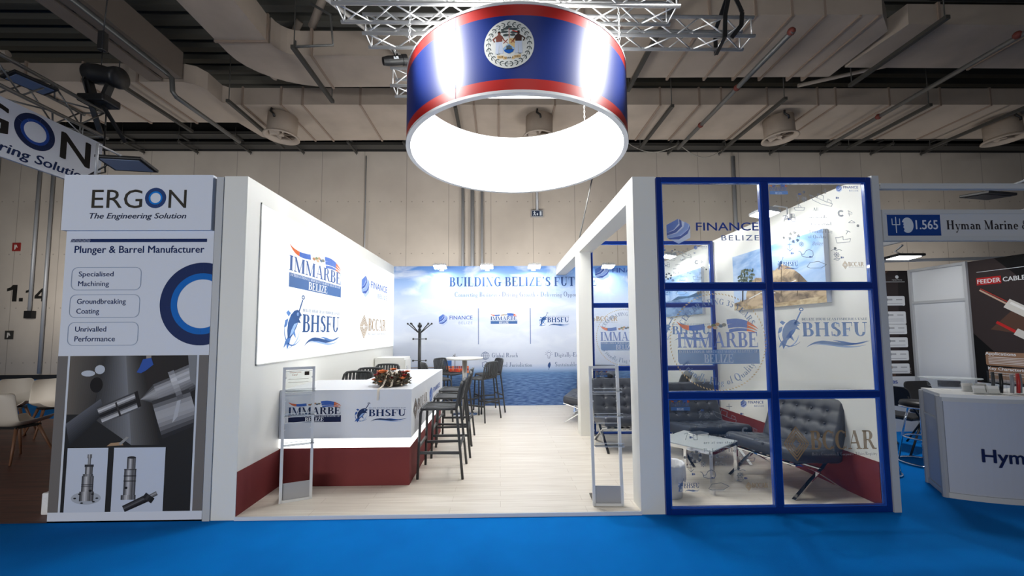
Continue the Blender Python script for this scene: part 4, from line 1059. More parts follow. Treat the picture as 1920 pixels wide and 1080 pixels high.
for x, lbx in ((-1.239, 'nearest the left wall'), (-.259, 'in the middle over the slogan'), (.736, 'beside the long white beam'), (2.288, 'behind the lounge glass')):
    floodlight((x, 4.76, 2.94), 0, -14, 'bright floodlight on top of the printed back wall, '+lbx, 'floodlights on the stand walls')
floodlight((3.08, .95, 2.93), R(-90), -10, 'bright floodlight over the rock picture on the lounge wall', 'floodlights on the stand walls', arm=.27)
floodlight((3.08, 3.6, 2.93), R(-90), -10, 'bright floodlight over the sea picture in the rear lounge', 'floodlights on the stand walls', arm=.27)
t = thing('power_cable', (1.3, 3.0, 3.0), 'thin grey cable hanging from the truss down behind the long beam', 'cable')
B().tube([(1.9, 2.85, 5.5), (1.55, 3, 4.06), (1.31, 3.0, 3.01)], .012, 6).build('cord', 'pipe', t)
# ================================================================== pictures in the lounge
def rockmat(name, c1, c2, scale):
    mt, N, L, b = nt(name)
    tc = N.new('ShaderNodeTexCoord'); mp = N.new('ShaderNodeMapping'); mp.inputs['Scale'].default_value = (1, 1, 2.2); L.new(tc.outputs['Object'], mp.inputs[0])
    nz = N.new('ShaderNodeTexNoise'); nz.inputs['Scale'].default_value = scale; nz.inputs['Detail'].default_value = 7; nz.inputs['Distortion'].default_value = .8
    L.new(mp.outputs[0], nz.inputs['Vector'])
    rp = N.new('ShaderNodeValToRGB'); rp.color_ramp.elements[0].position = .38; rp.color_ramp.elements[1].position = .6
    rp.color_ramp.elements[0].color = (*srgb(*c1), 1); rp.color_ramp.elements[1].color = (*srgb(*c2), 1)
    L.new(nz.outputs['Fac'], rp.inputs['Fac']); L.new(rp.outputs['Color'], b.inputs['Base Color'])
    b.inputs['Roughness'].default_value = .4
    M[name] = mt
rockmat('print_rock', (104, 90, 76), (196, 172, 140), 4)
rockmat('print_sky', (120, 158, 206), (186, 206, 232), 1.6)
rockmat('print_tree', (40, 52, 40), (96, 108, 84), 14)
rockmat('print_sea', (66, 98, 140), (130, 160, 196), 3)
rockmat('print_shore', (150, 128, 96), (206, 186, 150), 6)
t = thing('wall_picture', (3.35, 1.2, 1.86), 'unframed picture of pale rocks, a tree and blue sky on the lounge wall', 'picture')
B().box(3.325, 3.374, .43, 2.03, 1.865, 2.625).build('canvas', 'sign', t)
rnd = random.Random(21); TREE = []
for i in range(70):
    a = rnd.uniform(0, 2*PI); q_ = rnd.uniform(0, 1)**.6
    x_ = .24+.2*q_*math.cos(a)+.05*q_; y_ = .42+.12*q_*math.sin(a)+.12*(x_-.24)
    TREE.append((rnd.choice(((58, 70, 58), (74, 84, 70), (92, 102, 88), (112, 118, 106))), 2, [ell(x_, y_, rnd.uniform(.012, .035), rnd.uniform(.01, .022), 7)]))
KP = facing_nx(3.325, 2.03, 1.865)   # u 0..1.6 towards the aisle, v 0..0.76
decal('print', [('print_sky', 0, [rect(0, 0, 1.6, .76)]),
    ('print_rock', 1, [[(.28, .0), (.28, .2), (.36, .34), (.5, .4), (.62, .38), (.72, .46), (.86, .44), (.98, .5), (1.12, .44), (1.26, .34), (1.38, .22), (1.6, .12), (1.6, 0)], [(.0, .0), (.0, .1), (.3, .14), (.3, 0)]]),
    ('print_shore', 2, [[(0, 0), (0, .06), (.5, .03), (1.6, .07), (1.6, 0)]]),
    ]+TREE+[
    ((60, 52, 44), 2, stroke([(.2, .12), (.22, .36)], .025)),
    ((226, 228, 226), 3, stroke([(.35, .14), (.6, .2), (.85, .17)], .012)+stroke([(.5, .3), (.66, .33)], .008)+stroke([(1.0, .24), (1.2, .28)], .01)),
    ((92, 80, 66), 3, stroke([(.7, .44), (.72, .1)], .012)+stroke([(.98, .48), (.95, .12)], .012)+stroke([(.5, .38), (.46, .14)], .01)+stroke([(1.25, .33), (1.2, .1)], .01))], KP, t)
t = thing('wall_picture', (3.35, 3.7, 1.85), 'picture of blue sea and sky in the rear lounge behind the second glass', 'picture')
B().box(3.325, 3.374, 2.93, 4.4, 1.86, 2.62).build('canvas', 'sign', t)
decal('print', [('print_sky', 0, [rect(0, 0, 1.47, .76)]), ('print_sea', 1, [rect(0, 0, 1.47, .3)]), ((62, 92, 120), 2, [[(.3, .3), (.6, .36), (1.0, .33), (1.47, .38), (1.47, .3)]])], facing_nx(3.325, 4.4, 1.86), t)

# ================================================================== glass walls (two, same system)
def glass_wall(name, x0, x1, y, label, mull, kinds):
    t = thing(name, (x0, y, 0), None, None)
    t['kind'] = 'structure'; t['label'] = label
    zb = .0
    b = B(); F_ = .045
    for x in (x0, x1-F_): b.box(x, x+F_, y-.02, y+.025, zb, 2.99)
    b.box(x0+F_, x1-F_, y-.02, y+.025, 2.945, 2.99).box(x0+F_, x1-F_, y-.02, y+.025, zb, .05)
    b.build('frame', 'blue', t, bevel=.003)
    B().box(mull-.03, mull+.03, y-.024, y+.027, .05, 2.945).build('mullion', 'blue', t, bevel=.003)
    for z in (1.015, 1.983):
        for a, c in ((x0+F_, mull-.03), (mull+.03, x1-F_)): B().box(a, c, y-.022, y+.02, z-.026, z+.026).build('transom', 'blue', t, bevel=.003)
    # bright bevel beads beside the glass
    panes = {}
    for i, (a, c) in enumerate(((x0+F_, mull-.03), (mull+.03, x1-F_))):
        for j, (z0, z1) in enumerate(((.05, .989), (1.041, 1.957), (2.009, 2.945))):
            p = B().box(a, c, y, y+.006, z0, z1).build('pane', 'glass', t)
            panes[(i, j)] = (p, (a+c)/2, z0, z1)
            bd = B(); e = .012
            bd.box(a, a+e, y-.012, y+.018, z0, z1).box(c-e, c, y-.012, y+.018, z0, z1).box(a+e, c-e, y-.012, y+.018, z1-e, z1).box(a+e, c-e, y-.012, y+.018, z0, z0+e)
            bd.build('glazing_bead', mat('blue_bead', srgb(40, 84, 176), .2, coat=.5), t)
    K = front(0, y, 0)
    for (i, j), (lay, dx, z) in kinds.items():
        decal('sticker', shift(lay, panes[(i, j)][1]+dx, z), K, t, 'g', base=.001, step=.0005)
    return t
def at(lay, s, sy=None): return shift(lay, 0, 0, s, sy)
ST = {(0, 2): (shift(m_hexwave(), -.433, 0, .865, .68), .0, 2.385), (0, 1): (m_round(), .015, 1.487), (0, 0): (m_icons(), -.01, .56),
      (1, 2): (m_icons(), -.01, 2.51), (1, 1): (shift(m_fish(glass=True), -.42, 0, .83, .60), .0, 1.41), (1, 0): (shift(m_diamond(glass=True), -.40, 0, .82, .95), .0, .44)}
glass_wall('window_1', 1.432, 3.424, .0, 'blue framed glass front of the lounge, two panes wide and three high, with stickers', 2.43, ST)
glass_wall('window_2', 1.40, 3.35, 2.6, 'blue framed glass partition across the middle of the lounge', 2.40, ST)

# ================================================================== counter
ct = thing('reception_counter', (-1.6, .64, .03), 'white reception counter with dark red base and a glowing band between', 'counter')
Lsh = [(XL+.004, .638), (-.911, .638), (-.911, 2.87), (-1.66, 2.87), (-1.66, 1.51), (XL+.004, 1.51)]
def inset(d): return [(XL+.004, .638+d), (-.911-d, .638+d), (-.911-d, 2.87-d), (-1.66+d, 2.87-d), (-1.66+d, 1.51-d), (XL+.004, 1.51-d)]
M['lam'] = mat('counter_white', (.74, .76, .80), .38)
B().prism(inset(0), .51, 1.0).build('body', 'lam', ct)
B().prism(inset(.02), .03, .412).build('base', 'red', ct, label='dark red base')
B().prism(inset(.016), .412, .51).build('light_band', 'led', ct, label='glowing white band')
K = front(0, .638, 0)
decal('logo', shift(m_registry(1), -2.165, .755, .535, .52), K, ct, label='wavy flag word mark')
decal('logo', shift(m_fish(True), -1.49, .665, .53, .325), K, ct, label='fish word mark')
K = facing_px(-.911, 0, 0)
decal('logo', shift(m_diamond(True), .74, .66, .80, .70), K, ct, label='diamond word mark')
decal('logo', shift(m_hexwave(), 1.68, .66, .92, .62), K, ct, label='hexagon word mark')

# flower wreath on the counter
wr = thing('flower_wreath', (-1.2, .98, 1.0), 'wreath of red and orange flowers with a cream ribbon on the white counter', 'flowers')
rnd = random.Random(11)
tw = [mat('dry_twig_dark', srgb(66, 56, 46), .8), mat('dry_leaf_brown', srgb(126, 100, 74), .8), mat('leaf_grey_green', srgb(92, 92, 74), .8), mat('leaf_pale', srgb(186, 172, 148), .8)]
b = B()
for i in range(950):
    a = rnd.uniform(0, 2*PI); q = rnd.uniform(0, PI)
    rr_ = .118+.062*math.cos(q)+rnd.uniform(-.012, .012)
    p = Vector((rr_*math.cos(a), rr_*math.sin(a), .02+.085*math.sin(q)+rnd.uniform(0, .012)))
    d = Vector((math.cos(a)*math.cos(q)+rnd.uniform(-.8, .8), math.sin(a)*math.cos(q)+rnd.uniform(-.8, .8), math.sin(q)+rnd.uniform(-.3, .6))).normalized()
    s = d.cross(Vector((rnd.uniform(-1, 1), rnd.uniform(-1, 1), rnd.uniform(-1, 1)))).normalized()
    l = rnd.uniform(.03, .058); w_ = rnd.uniform(.006, .014)
    b.add([p, p+d*l*.5+s*w_, p+d*l, p+d*l*.5-s*w_], [(0, 1, 2, 3)], rnd.choice((0, 0, 0, 0, 1, 1, 2, 2, 2, 3)))
b.tube([(.118*math.cos(2*PI*i/24), .118*math.sin(2*PI*i/24), .058) for i in range(24)], .056, 10, 0, closed=True)
b.build('foliage', tw, wr, world=False, kind='stuff')
def flower(c, r, mt, n, name, up=1.0):
    b = B()
    for k in range(3):
        for i in range(n):
            a = 2*PI*i/n+k*.5; rr_ = r*(1-.28*k)
            o = Vector(c); d = Vector((math.cos(a), math.sin(a), .45+.5*k)).normalized(); s = Vector((-math.sin(a), math.cos(a), 0))
            u_ = d.cross(s)
            vs = [o, o+d*rr_*.5+s*rr_*.36, o+d*rr_+s*rr_*.2+u_*rr_*.08, o+d*rr_-s*rr_*.2+u_*rr_*.08, o+d*rr_*.5-s*rr_*.36]
            b.add(vs, [(0, 1, 2, 3, 4)], 0, True)
    b.ball((c[0], c[1], c[2]+r*.35), r*.3, 0, 8)
    b.build(name, mt, wr, world=False)
rd = mat('red_rose', srgb(150, 30, 34), .6); orr = mat('orange_bloom', srgb(226, 132, 76), .6)
for a, rr_, z, r in ((200, .14, .07, .035), (214, .12, .085, .032), (186, .12, .09, .03), (330, .14, .07, .034), (345, .11, .09, .03), (280, .12, .055, .03), (60, .12, .08, .03), (120, .12, .08, .03)):
    flower((rr_*1.22*math.cos(R(a)), rr_*1.22*math.sin(R(a)), z*1.35+.012), r*1.25, rd, 7, 'red_flower')
for a, rr_, z, r in ((232, .11, .095, .055), (318, .155, .05, .035), (10, .13, .09, .035), (215, .17, .04, .03), (100, .1, .1, .04), (246, .16, .03, .025)):
    flower((rr_*1.22*math.cos(R(a)), rr_*1.22*math.sin(R(a)), z*1.35+.012), r*1.25, orr, 8, 'orange_flower')
rib = mat('cream_ribbon', srgb(232, 222, 206), .4)
def ribbon(pts, w_, name='ribbon'):
    b = B(); n = len(pts)
    L_ = [(p[0]-w_/2, p[1], p[2]) for p in pts]; R_ = [(p[0]+w_/2, p[1]+.004, p[2]+.002) for p in pts]
    b.strip(L_, R_, 0, True)
    b.strip([(p[0], p[1]+.0015, p[2]) for p in L_], [(p[0], p[1]+.0015, p[2]) for p in R_], 0, True)
    b.build(name, rib, wr, world=False)
ribbon([(.02, -.05, .13), (-.02, -.13, .12), (-.035, -.185, .06), (-.045, -.225, .02), (-.05, -.31, .006), (-.052, -.345, .0), (-.053, -.352, -.05), (-.056, -.355, -.11)], .022)
ribbon([(.02, -.05, .13), (.03, -.13, .11), (.045, -.18, .06), (.04, -.2, .015), (.02, -.22, .004)], .022)
ribbon([(.0, -.12, .11), (-.04, -.1, .15), (-.02, -.07, .17), (.02, -.09, .14), (.02, -.12, .11)], .024)
ribbon([(.03, -.12, .11), (.07, -.1, .14), (.06, -.07, .17), (.03, -.09, .14), (.02, -.12, .11)], .024)
Mt = Matrix.Translation((.1, -.1, .09)) @ Matrix.Rotation(R(35), 4, 'Y') @ Matrix.Rotation(R(55), 4, 'X')
B().box(-.045, .045, -.03, .03, 0, .002, 0, Mt).build('gift_tag', mat('white_card', (.85, .84, .82), .5), wr, world=False)

# ================================================================== bar stools (front = local -X)
def make_stool(label):
    t = thing('bar_stool', (0, 0, .03), label, 'stool')
    zs = .725
    for sx, sy in ((-1, -1), (-1, 1), (1, -1), (1, 1)):
        if sx < 0: pts = [(-.235, sy*.235, 0), (-.222, sy*.215, .42), (-.212, sy*.205, .68), (-.20, sy*.20, zs-.005), (-.16, sy*.197, zs+.004)]
        else: pts = [(.245, sy*.25, 0), (.205, sy*.222, .42), (.175, sy*.203, .70), (.172, sy*.2, zs)]
        B().tube(pts, .0145, 10).build('leg', 'stool_f', t, world=False)
    # seat: rim and slats
    b = B()
    b.tube([(-.17, -.2, zs), (.17, -.2, zs)], .014, 8); b.tube([(-.17, .2, zs), (.17, .2, zs)], .014, 8)
    b.tube([(-.175, .2, zs), (-.207, .185, zs-.002), (-.215, .1, zs-.004), (-.215, -.1, zs-.004), (-.207, -.185, zs-.002), (-.175, -.2, zs)], .015, 8)
    for i in range(8):
        yy = -.165+.33*i/7
        b.add(*slat([(-.21, yy, zs-.002), (-.1, yy, zs-.004), (.06, yy, zs-.012), (.14, yy, zs-.006), (.178, yy, zs+.015)], .033, .012), 0, True)
    b.build('seat', 'stool', t, world=False)
    b = B()
    for sy in (-1, 1):
        b.tube([(.172, sy*.2, zs), (.185, sy*.205, zs+.08), (.205, sy*.205, zs+.19), (.222, sy*.195, zs+.255), (.232, sy*.17, zs+.285)], .0155, 10)
    b.tube([(.232, -.17, zs+.285), (.243, -.1, zs+.293), (.248, 0, zs+.295), (.243, .1, zs+.293), (.232, .17, zs+.285)], .016, 10)
    for i in range(8):
        yy = -.165+.33*i/7; q = 1-(abs(yy)/.2)**2
        b.add(*slat([(.178, yy, zs+.015), (.195+.012*q, yy, zs+.07), (.212+.018*q, yy, zs+.17), (.226+.02*q, yy, zs+.25), (.233+.016*q, yy, zs+.288)], .033, .012), 0, True)
    b.build('backrest', 'stool', t, world=False)
    for p0, p1 in (((-.224, -.218, .27), (.219, -.233, .27)), ((-.224, .218, .27), (.219, .233, .27)), ((-.227, -.222, .33), (-.227, .222, .33)), ((.214, -.228, .33), (.214, .228, .33))):
        B().bar(p0, p1, .022, .026).build('footrest_bar', 'stool_f', t, world=False)
    return t
def slat(pts, w_, th):
    vs = []; n = len(pts)
    for i, p in enumerate(pts):
        a = Vector(pts[max(i-1, 0)]); c = Vector(pts[min(i+1, n-1)]); d = (c-a).normalized()
        nn = Vector((-d.z, 0, d.x))
        for s, k in ((-1, -1), (1, -1), (1, 1), (-1, 1)):
            vs.append(Vector(p)+Vector((0, s*w_/2, 0))+nn*(k*th/2))
    fs = [(i*4+j, i*4+(j+1) % 4, (i+1)*4+(j+1) % 4, (i+1)*4+j) for i in range(n-1) for j in range(4)]
    fs += [(3, 2, 1, 0), ((n-1)*4, (n-1)*4+1, (n-1)*4+2, (n-1)*4+3)]
    return vs, fs
spots = [(-.645, 1.05, 0, 'dark grey slatted bar stool nearest the aisle at the counter side'),
         (-.625, 1.76, 2, 'second dark grey bar stool along the counter side, partly behind the nearest'),
         (-.64, 2.36, -2, 'third dark grey bar stool along the counter side, furthest from the aisle'),
         (-.325, 3.72, -33, 'dark grey bar stool right of the round high table, nearer the aisle'),
         (-.22, 4.42, 22, 'dark grey bar stool right of the round high table, close to the printed wall'),
         (-1.13, 3.62, 205, 'dark grey bar stool left of the round high table, partly behind the counter end'),
         (-1.02, 4.55, 150, 'dark grey bar stool behind the round high table, in front of the orange freighter print'),
         (-1.95, 1.80, 88, 'dark grey bar stool behind the counter, closest to the aisle'),
         (-1.93, 2.33, 92, 'dark grey bar stool behind the counter, middle one against the wall'),
         (-1.90, 3.02, 85, 'dark grey bar stool behind the counter beside the flower wreath and white cabinet')]
first = make_stool(spots[0][3])
for i, (x, yy, rz, lb_) in enumerate(spots):
    o = first if i == 0 else copy_tree(first)
    o.location = (x, yy, .03); o.rotation_euler = (0, 0, R(rz)); o['label'] = lb_
    o['group'] = 'dark grey bar stools'

# round high table
t = thing('high_table', (-.67, 4.15, .03), 'white round high table on a steel column near the printed wall', 'table')
B().lathe([(.0001, 1.035), (.33, 1.035), (.352, 1.045), (.355, 1.06), (.352, 1.068), (.0001, 1.068)], (-.67, 4.15, .03), 40, 0, False).build('table_top', 'plate_white', t)
B().lathe([(.045, .02), (.045, 1.035)], (-.67, 4.15, .03), 20).build('column', 'steel_col', t)
B().lathe([(.0001, 0), (.24, 0), (.24, .008), (.06, .022), (.045, .03)], (-.67, 4.15, .03), 36).build('base', 'chrome', t)
# coat stand
t = thing('coat_stand', (-1.6, 4.5, .03), 'black coat stand with curved hooks in the back left corner', 'coat stand')
B().tube([(-1.6, 4.5, .05), (-1.6, 4.5, 1.66)], .032, 12).build('pole', 'black', t)
B().ball((-1.6, 4.5, 1.71), .045, 0, 10).build('finial', 'black', t)
for k in range(8):
    a = R(45*k+10); c = Vector((-1.6, 4.5, .03)); d = Vector((math.cos(a), math.sin(a), 0))
    b = B().tube([c+Vector((0, 0, 1.55))+d*.03, c+Vector((0, 0, 1.6))+d*.09, c+Vector((0, 0, 1.68))+d*.18, c+Vector((0, 0, 1.72))+d*.23], .009, 8)
    b.ball(c+Vector((0, 0, 1.725))+d*.235, .02, 0, 8); b.build('hook', 'black', t)
for k in range(4):
    a = R(90*k+8); c = Vector((-1.6, 4.5, .03)); d = Vector((math.cos(a), math.sin(a), 0))
    for z in (1.42, .99):
        b = B().tube([c+Vector((0, 0, z)), c+Vector((0, 0, z))+d*.12], .008, 6); b.ball(c+Vector((0, 0, z))+d*.125, .02, 0, 8); b.build('peg', 'black', t)
    b = B().tube([c+Vector((0, 0, .22)), c+Vector((0, 0, .16))+d*.15, c+Vector((0, 0, .02))+d*.25], .014, 8); b.build('leg', 'black', t)
# white cabinet
t = thing('cabinet', (-2.0, 4.0, .03), 'small white cabinet with a door against the left wall', 'cabinet')
B().box(-2.25, -1.72, 3.72, 4.2, .03, 1.13).build('carcass', 'white', t, bevel=.004)
d_ = B().box(-1.718, -1.70, 3.74, 4.18, .06, 1.09).build('door', 'white', t, bevel=.003)
B().box(-1.70, -1.685, 3.8, 3.83, .9, .98).build('handle', 'alu', d_)

# ================================================================== brochure stands
def brochure_stand(loc, rz, label, lean, paper):
    t = thing('brochure_stand', loc, label, 'brochure stand', rz)
    Mt = Matrix.Rotation(R(lean), 4, 'X')
    W_, H_ = .125, 1.235
    b = B()
    for s in (-1, 1): b.box(s*W_-.012, s*W_+.012, -.016, .016, 0, H_, 0, Mt)
    b.box(-W_, W_, -.016, .016, H_-.024, H_, 0, Mt).box(-W_, W_, -.016, .016, 0, .024, 0, Mt)
    b.build('frame', 'alu', t, world=False)
    B().box(-W_+.012, W_-.012, -.004, .004, .024, .17, 0, Mt).build('base_panel', mat('grey_panel', srgb(168, 168, 170), .6), t, world=False)
    B().prism([(.02, .0), (.26, .0), (.26, .008), (.02, .10)], -W_, W_, 0, Matrix(((0, 0, 1, 0), (1, 0, 0, 0), (0, 1, 0, 0), (0, 0, 0, 1)))).build('foot', 'black', t, world=False)
    for z in (.52, .78, 1.0)[0:3]:
        b = B()
        b.box(-W_+.014, W_-.014, -.012, -.008, z, z+.2, 0, Mt)
        b.box(-W_+.014, W_+.02, -.075, -.012, z, z+.006, 0, Mt)
        b.box(-W_+.014, W_+.02, -.078, -.074, z, z+.035, 0, Mt)
        sh_ = b.build('acrylic_shelf', 'acrylic', t, world=False)
        B().box(-W_+.014, W_+.02, -.0795, -.0785, z+.031, z+.036, 0, Mt).box(-W_+.014, W_+.02, -.0795, -.0785, z-.001, z+.005, 0, Mt).box(-W_+.014, W_-.014, -.0135, -.0125, z+.196, z+.201, 0, Mt).box(W_+.016, W_+.0215, -.078, -.012, z-.001, z+.007, 0, Mt).build('edge', 'acr_edge', sh_, world=False)
    for z in (.55, .81, 1.03, 1.12):
        for s in (-1, 1): B().box(s*(W_-.014)-.006, s*(W_-.014)+.006, -.02, .0, z+.1, z+.112, 0, Mt).build('shelf_clip', 'alu', t, world=False)
    if paper:
        p = B().box(-W_+.016, W_-.016, -.008, -.005, .96, 1.205, 0, Mt).build('notice', 'acrylic', t, world=False)
        decal('notice_print', [((196, 120, 90), 0, sans('Choose your', -.08, .19, .016, .1, shear=.3)+sans('Card', -.06, .165, .016, .045, shear=.3)), ((60, 50, 44), 0, [rect(.045, .165, .085, .2)]), ((180, 170, 160), 0, [rect(-.09, .13, .08, .133), rect(-.09, .1, .08, .103)])], lambda u_, v_, n: Mt @ Vector((u_, -.009-n, .99+v_)), t, world=False)
    return t
brochure_stand((-1.905, .31, .03), R(24), 'aluminium brochure stand with clear shelves in front of the white counter', -1, True)
brochure_stand((.965, .115, .03), R(-3), 'aluminium brochure stand with empty clear shelves beside the white pillar', -4, False)

# ================================================================== lounge chairs (front = local -Y)
def tufted(W_, D_, T_, nx, ny, Mt, name, t):
    """a cushion with buttoned squares; local x across, y along, z up"""
    b = B(); gx, gy = nx*8, ny*8
    vs = []; fs = []
    def hgt(u_, v_):
        a = abs(math.sin(PI*u_*nx)); c = abs(math.sin(PI*v_*ny))
        e = min(1, min(u_, 1-u_)*gx/1.6); g_ = min(1, min(v_, 1-v_)*gy/1.6)
        iu, iv = round(u_*nx), round(v_*ny)
        dip = 0
        if 0 < iu < nx and 0 < iv < ny:
            d2 = ((u_-iu/nx)*W_)**2+((v_-iv/ny)*D_)**2
            dip = .022*math.exp(-d2/.0009)
        q = .006*min(a, c)**.4 if (0 < u_ < 1 and 0 < v_ < 1) else 0
        return (T_/2-.006+q-dip)*(.72+.28*math.sqrt(max(0, 1-(1-e)**2)))*(.72+.28*math.sqrt(max(0, 1-(1-g_)**2)))
    for s in (1, -1):
        for j in range(gy+1):
            for i in range(gx+1):
                u_, v_ = i/gx, j/gy
                vs.append(Mt @ Vector(((u_-.5)*W_, (v_-.5)*D_, s*hgt(u_, v_))))
    n1 = (gx+1)*(gy+1)
    for j in range(gy):
        for i in range(gx):
            q = j*(gx+1)+i
            fs.append((q, q+1, q+gx+2, q+gx+1)); fs.append((n1+q, n1+q+gx+1, n1+q+gx+2, n1+q+1))
    for i in range(gx):
        fs.append((i+1, i, n1+i, n1+i+1)); q = gy*(gx+1)+i; fs.append((q, q+1, n1+q+1, n1+q))
    for j in range(gy):
        q = j*(gx+1); fs.append((q, q+gx+1, n1+q+gx+1, n1+q)); q += gx; fs.append((q+gx+1, q, n1+q, n1+q+gx+1))
    b.add(vs, fs, 0, True)
    for j in range(1, ny):
        for i in range(1, nx):
            b.ball(Mt @ Vector(((i/nx-.5)*W_, (j/ny-.5)*D_, T_/2-.024)), .013, 0, 8, (1, 1, 1))
    return b.build(name, 'leather', t, world=False)
def make_lounge(label):
    t = thing('lounge_chair', (0, 0, .03), label, 'chair')
    Ms = Matrix.Translation((0, -.04, .36)) @ Matrix.Rotation(R(7)*-1, 4, 'X')
    tufted(.76, .64, .13, 5, 4, Ms, 'seat_cushion', t)
    Mb = Matrix.Translation((0, .325, .60)) @ Matrix.Rotation(R(68), 4, 'X')
    tufted(.76, .54, .13, 5, 4, Mb, 'back_cushion', t)
    for s in (-1, 1):
        x = s*.345
        # front foot, sweeping up and back to the top of the back
        c1 = [(x, -.36, .0), (x, -.27, .055), (x, -.12, .15), (x, .04, .235), (x, .17, .34), (x, .26, .48), (x, .34, .66), (x, .39, .80)]
        c2 = [(x, .36, .0), (x, .27, .045), (x, .14, .12), (x, .0, .2), (x, -.14, .262), (x, -.28, .305), (x, -.36, .325)]
        for c in (c1, c2):
            b = B()
            for i in range(len(c)-1): b.bar(c[i], Vector(c[i+1])+(Vector(c[i+1])-Vector(c[i]))*.04, .012, .036, 0, (1, 0, 0)) if False else b.bar(c[i], Vector(c[i+1])+(Vector(c[i+1])-Vector(c[i]))*.04, .034, .013, 0)
            b.build('leg_frame', 'chrome', t, world=False)
    b = B()
    for yy, z in ((-.3, .30), (.2, .385)): b.bar((-.345, yy, z), (.345, yy, z), .03, .012)
    b.bar((-.345, .37, .76), (.345, .37, .76), .03, .012)
    b.bar((-.345, .04, .23), (.345, .04, .23), .03, .012)
    b.build('cross_bar', 'chrome', t, world=False)
    b = B()
    for i in range(8): b.box(-.3+.08*i, -.26+.08*i, -.31, .21, .287, .293, 0, Matrix.Identity(4))
    b.build('straps', 'leather', t, world=False)
    return t
CH = [(2.93, .62, R(-72), 'black tufted lounge chair with chrome legs beside the lounge wall, nearest the glass front'),
      (2.53, 1.46, R(4), 'black tufted lounge chair by the glass table, in front of the glass partition'),
      (1.72, 1.96, 0, 'black tufted lounge chair behind the front pillar, facing the entrance'),
      (2.75, 3.3, R(-120), 'black lounge chair behind the glass partition, by the sea picture'),
      (1.55, 3.6, R(-110), 'black lounge chair behind the middle pillar in the rear lounge'),
      (1.85, 4.35, R(-20), 'black lounge chair at the very back of the rear lounge, near the printed ship')]
c0 = make_lounge(CH[0][3])
for i, (x, yy, rz, lb_) in enumerate(CH):
    o = c0 if i == 0 else copy_tree(c0)
    o.location = (x, yy, .03); o.rotation_euler = (0, 0, rz); o['label'] = lb_; o['group'] = 'black lounge chairs'
# glass side table
t = thing('glass_table', (2.07, .70, .03), 'low square glass and chrome table between the lounge chairs', 'table', R(38))
s = .27
for sx in (-1, 1):
    for sy in (-1, 1):
        B().box(sx*s-.016, sx*s+.016, sy*s-.016, sy*s+.016, 0, .40).build('leg', 'chrome', t, world=False)
b = B()
for k in (-1, 1): b.box(-s, s, k*s-.016, k*s+.016, .37, .40).box(k*s-.016, k*s+.016, -s, s, .37, .40)
b.build('frame', 'chrome', t, world=False)
B().box(-s-.016, s+.016, -s-.016, s+.016, .402, .412).build('table_top', 'table_glass', t, world=False)
t = thing('brochure', (2.2, .93, .443), 'dark covered brochure lying on the glass table', 'brochure', R(20))
B().box(-.09, .09, -.06, .06, 0, .012).build('pages', mat('white_card', (1, 1, 1)), t, world=False)
B().box(-.09, .09, -.06, .06, .012, .014).build('cover', mat('brochure_cover', srgb(70, 76, 84), .4), t, world=False)
# waste bin
t = thing('waste_bin', (1.62, .32, .03), 'white waste bin with a crumpled liner just inside the glass front', 'bin')
B().lathe([(.0001, 0), (.098, 0), (.125, .30), (.118, .30), (.094, .012), (.0001, .012)], (1.62, .32, .03), 28).build('bucket', mat('white_bin_plastic', (.74, .75, .78), .4), t)
prof = []
b = B(); n = 40; rows = ((.132, .16, .008), (.134, .23, .006), (.131, .29, .003), (.126, .315, .004), (.112, .30, .004), (.10, .22, .006))
rnd = random.Random(5)
vs = []
for k, (r_, z, j) in enumerate(rows):
    for i in range(n):
        a = 2*PI*i/n
        q = r_+j*math.sin(i*3.3+k)+rnd.uniform(-.002, .002)
        vs.append((1.62+q*math.cos(a), .32+q*math.sin(a), .03+z+(.012*math.sin(i*2.1) if k == 0 else .004*math.sin(i*1.7))))
b.add(vs, [(k*n+i, k*n+(i+1) % n, (k+1)*n+(i+1) % n, (k+1)*n+i) for k in range(len(rows)-1) for i in range(n)], 0, True)
b.build('liner', 'bag', t)
# ================================================================== neighbouring stand on the left
pn = thing('advert_panel', (-3.2, 0, 0), 'tall printed advert panel with engine part photographs left of the stand', 'panel')
B().box(-3.83, -2.54, .0, .05, 0, 2.5).build('board', 'sign', pn)
K = front(0, 0.0, 0)
nv = (24, 44, 92); bl = (0, 104, 190)
L = [(nv, 0, [rect(-3.62, 2.40, -2.60, 2.43)])]
for i in range(16): L.append((nv, 0, [[(-3.79+.0118*i*1.0, 2.40), (-3.783+.0118*i, 2.40), (-3.773+.0118*i, 2.43), (-3.78+.0118*i, 2.43)]]))
L.append((nv, 0, sans('Plunger & Barrel Manufacturer', -3.75, 2.305, .066, 1.13, bold=.014)))
for i, (a, c) in enumerate((('Specialised', 'Machining'), ('Groundbreaking', 'Coating'), ('Unrivalled', 'Performance'))):
    z = 2.13-.242*i
    L.append(((150, 164, 186), 0, stroke(rrect(-3.76, z-.155, -3.16, z+.045, .05), .005, True)))
    wd = {'Specialised': .30, 'Machining': .265, 'Groundbreaking': .42, 'Coating': .195, 'Unrivalled': .265, 'Performance': .345}
    L.append((nv, 0, sans(a, -3.70, z-.035, .047, wd[a], bold=.003)+sans(c, -3.70, z-.12, .047, wd[c], bold=.003)))
def clipx(pl, xm): return [[(min(a[0], xm), a[1]) for a in p] for p in pl]
L.append((nv, 0, clipx(ringband(-2.62, 1.85, .365, .27, 80), -2.541)))
L.append((bl, 0, clipx(ringband(-2.62, 1.85, .27, .215, 80), -2.541)))
decal('lettering', L, K, pn, label='navy lettering and open ring')
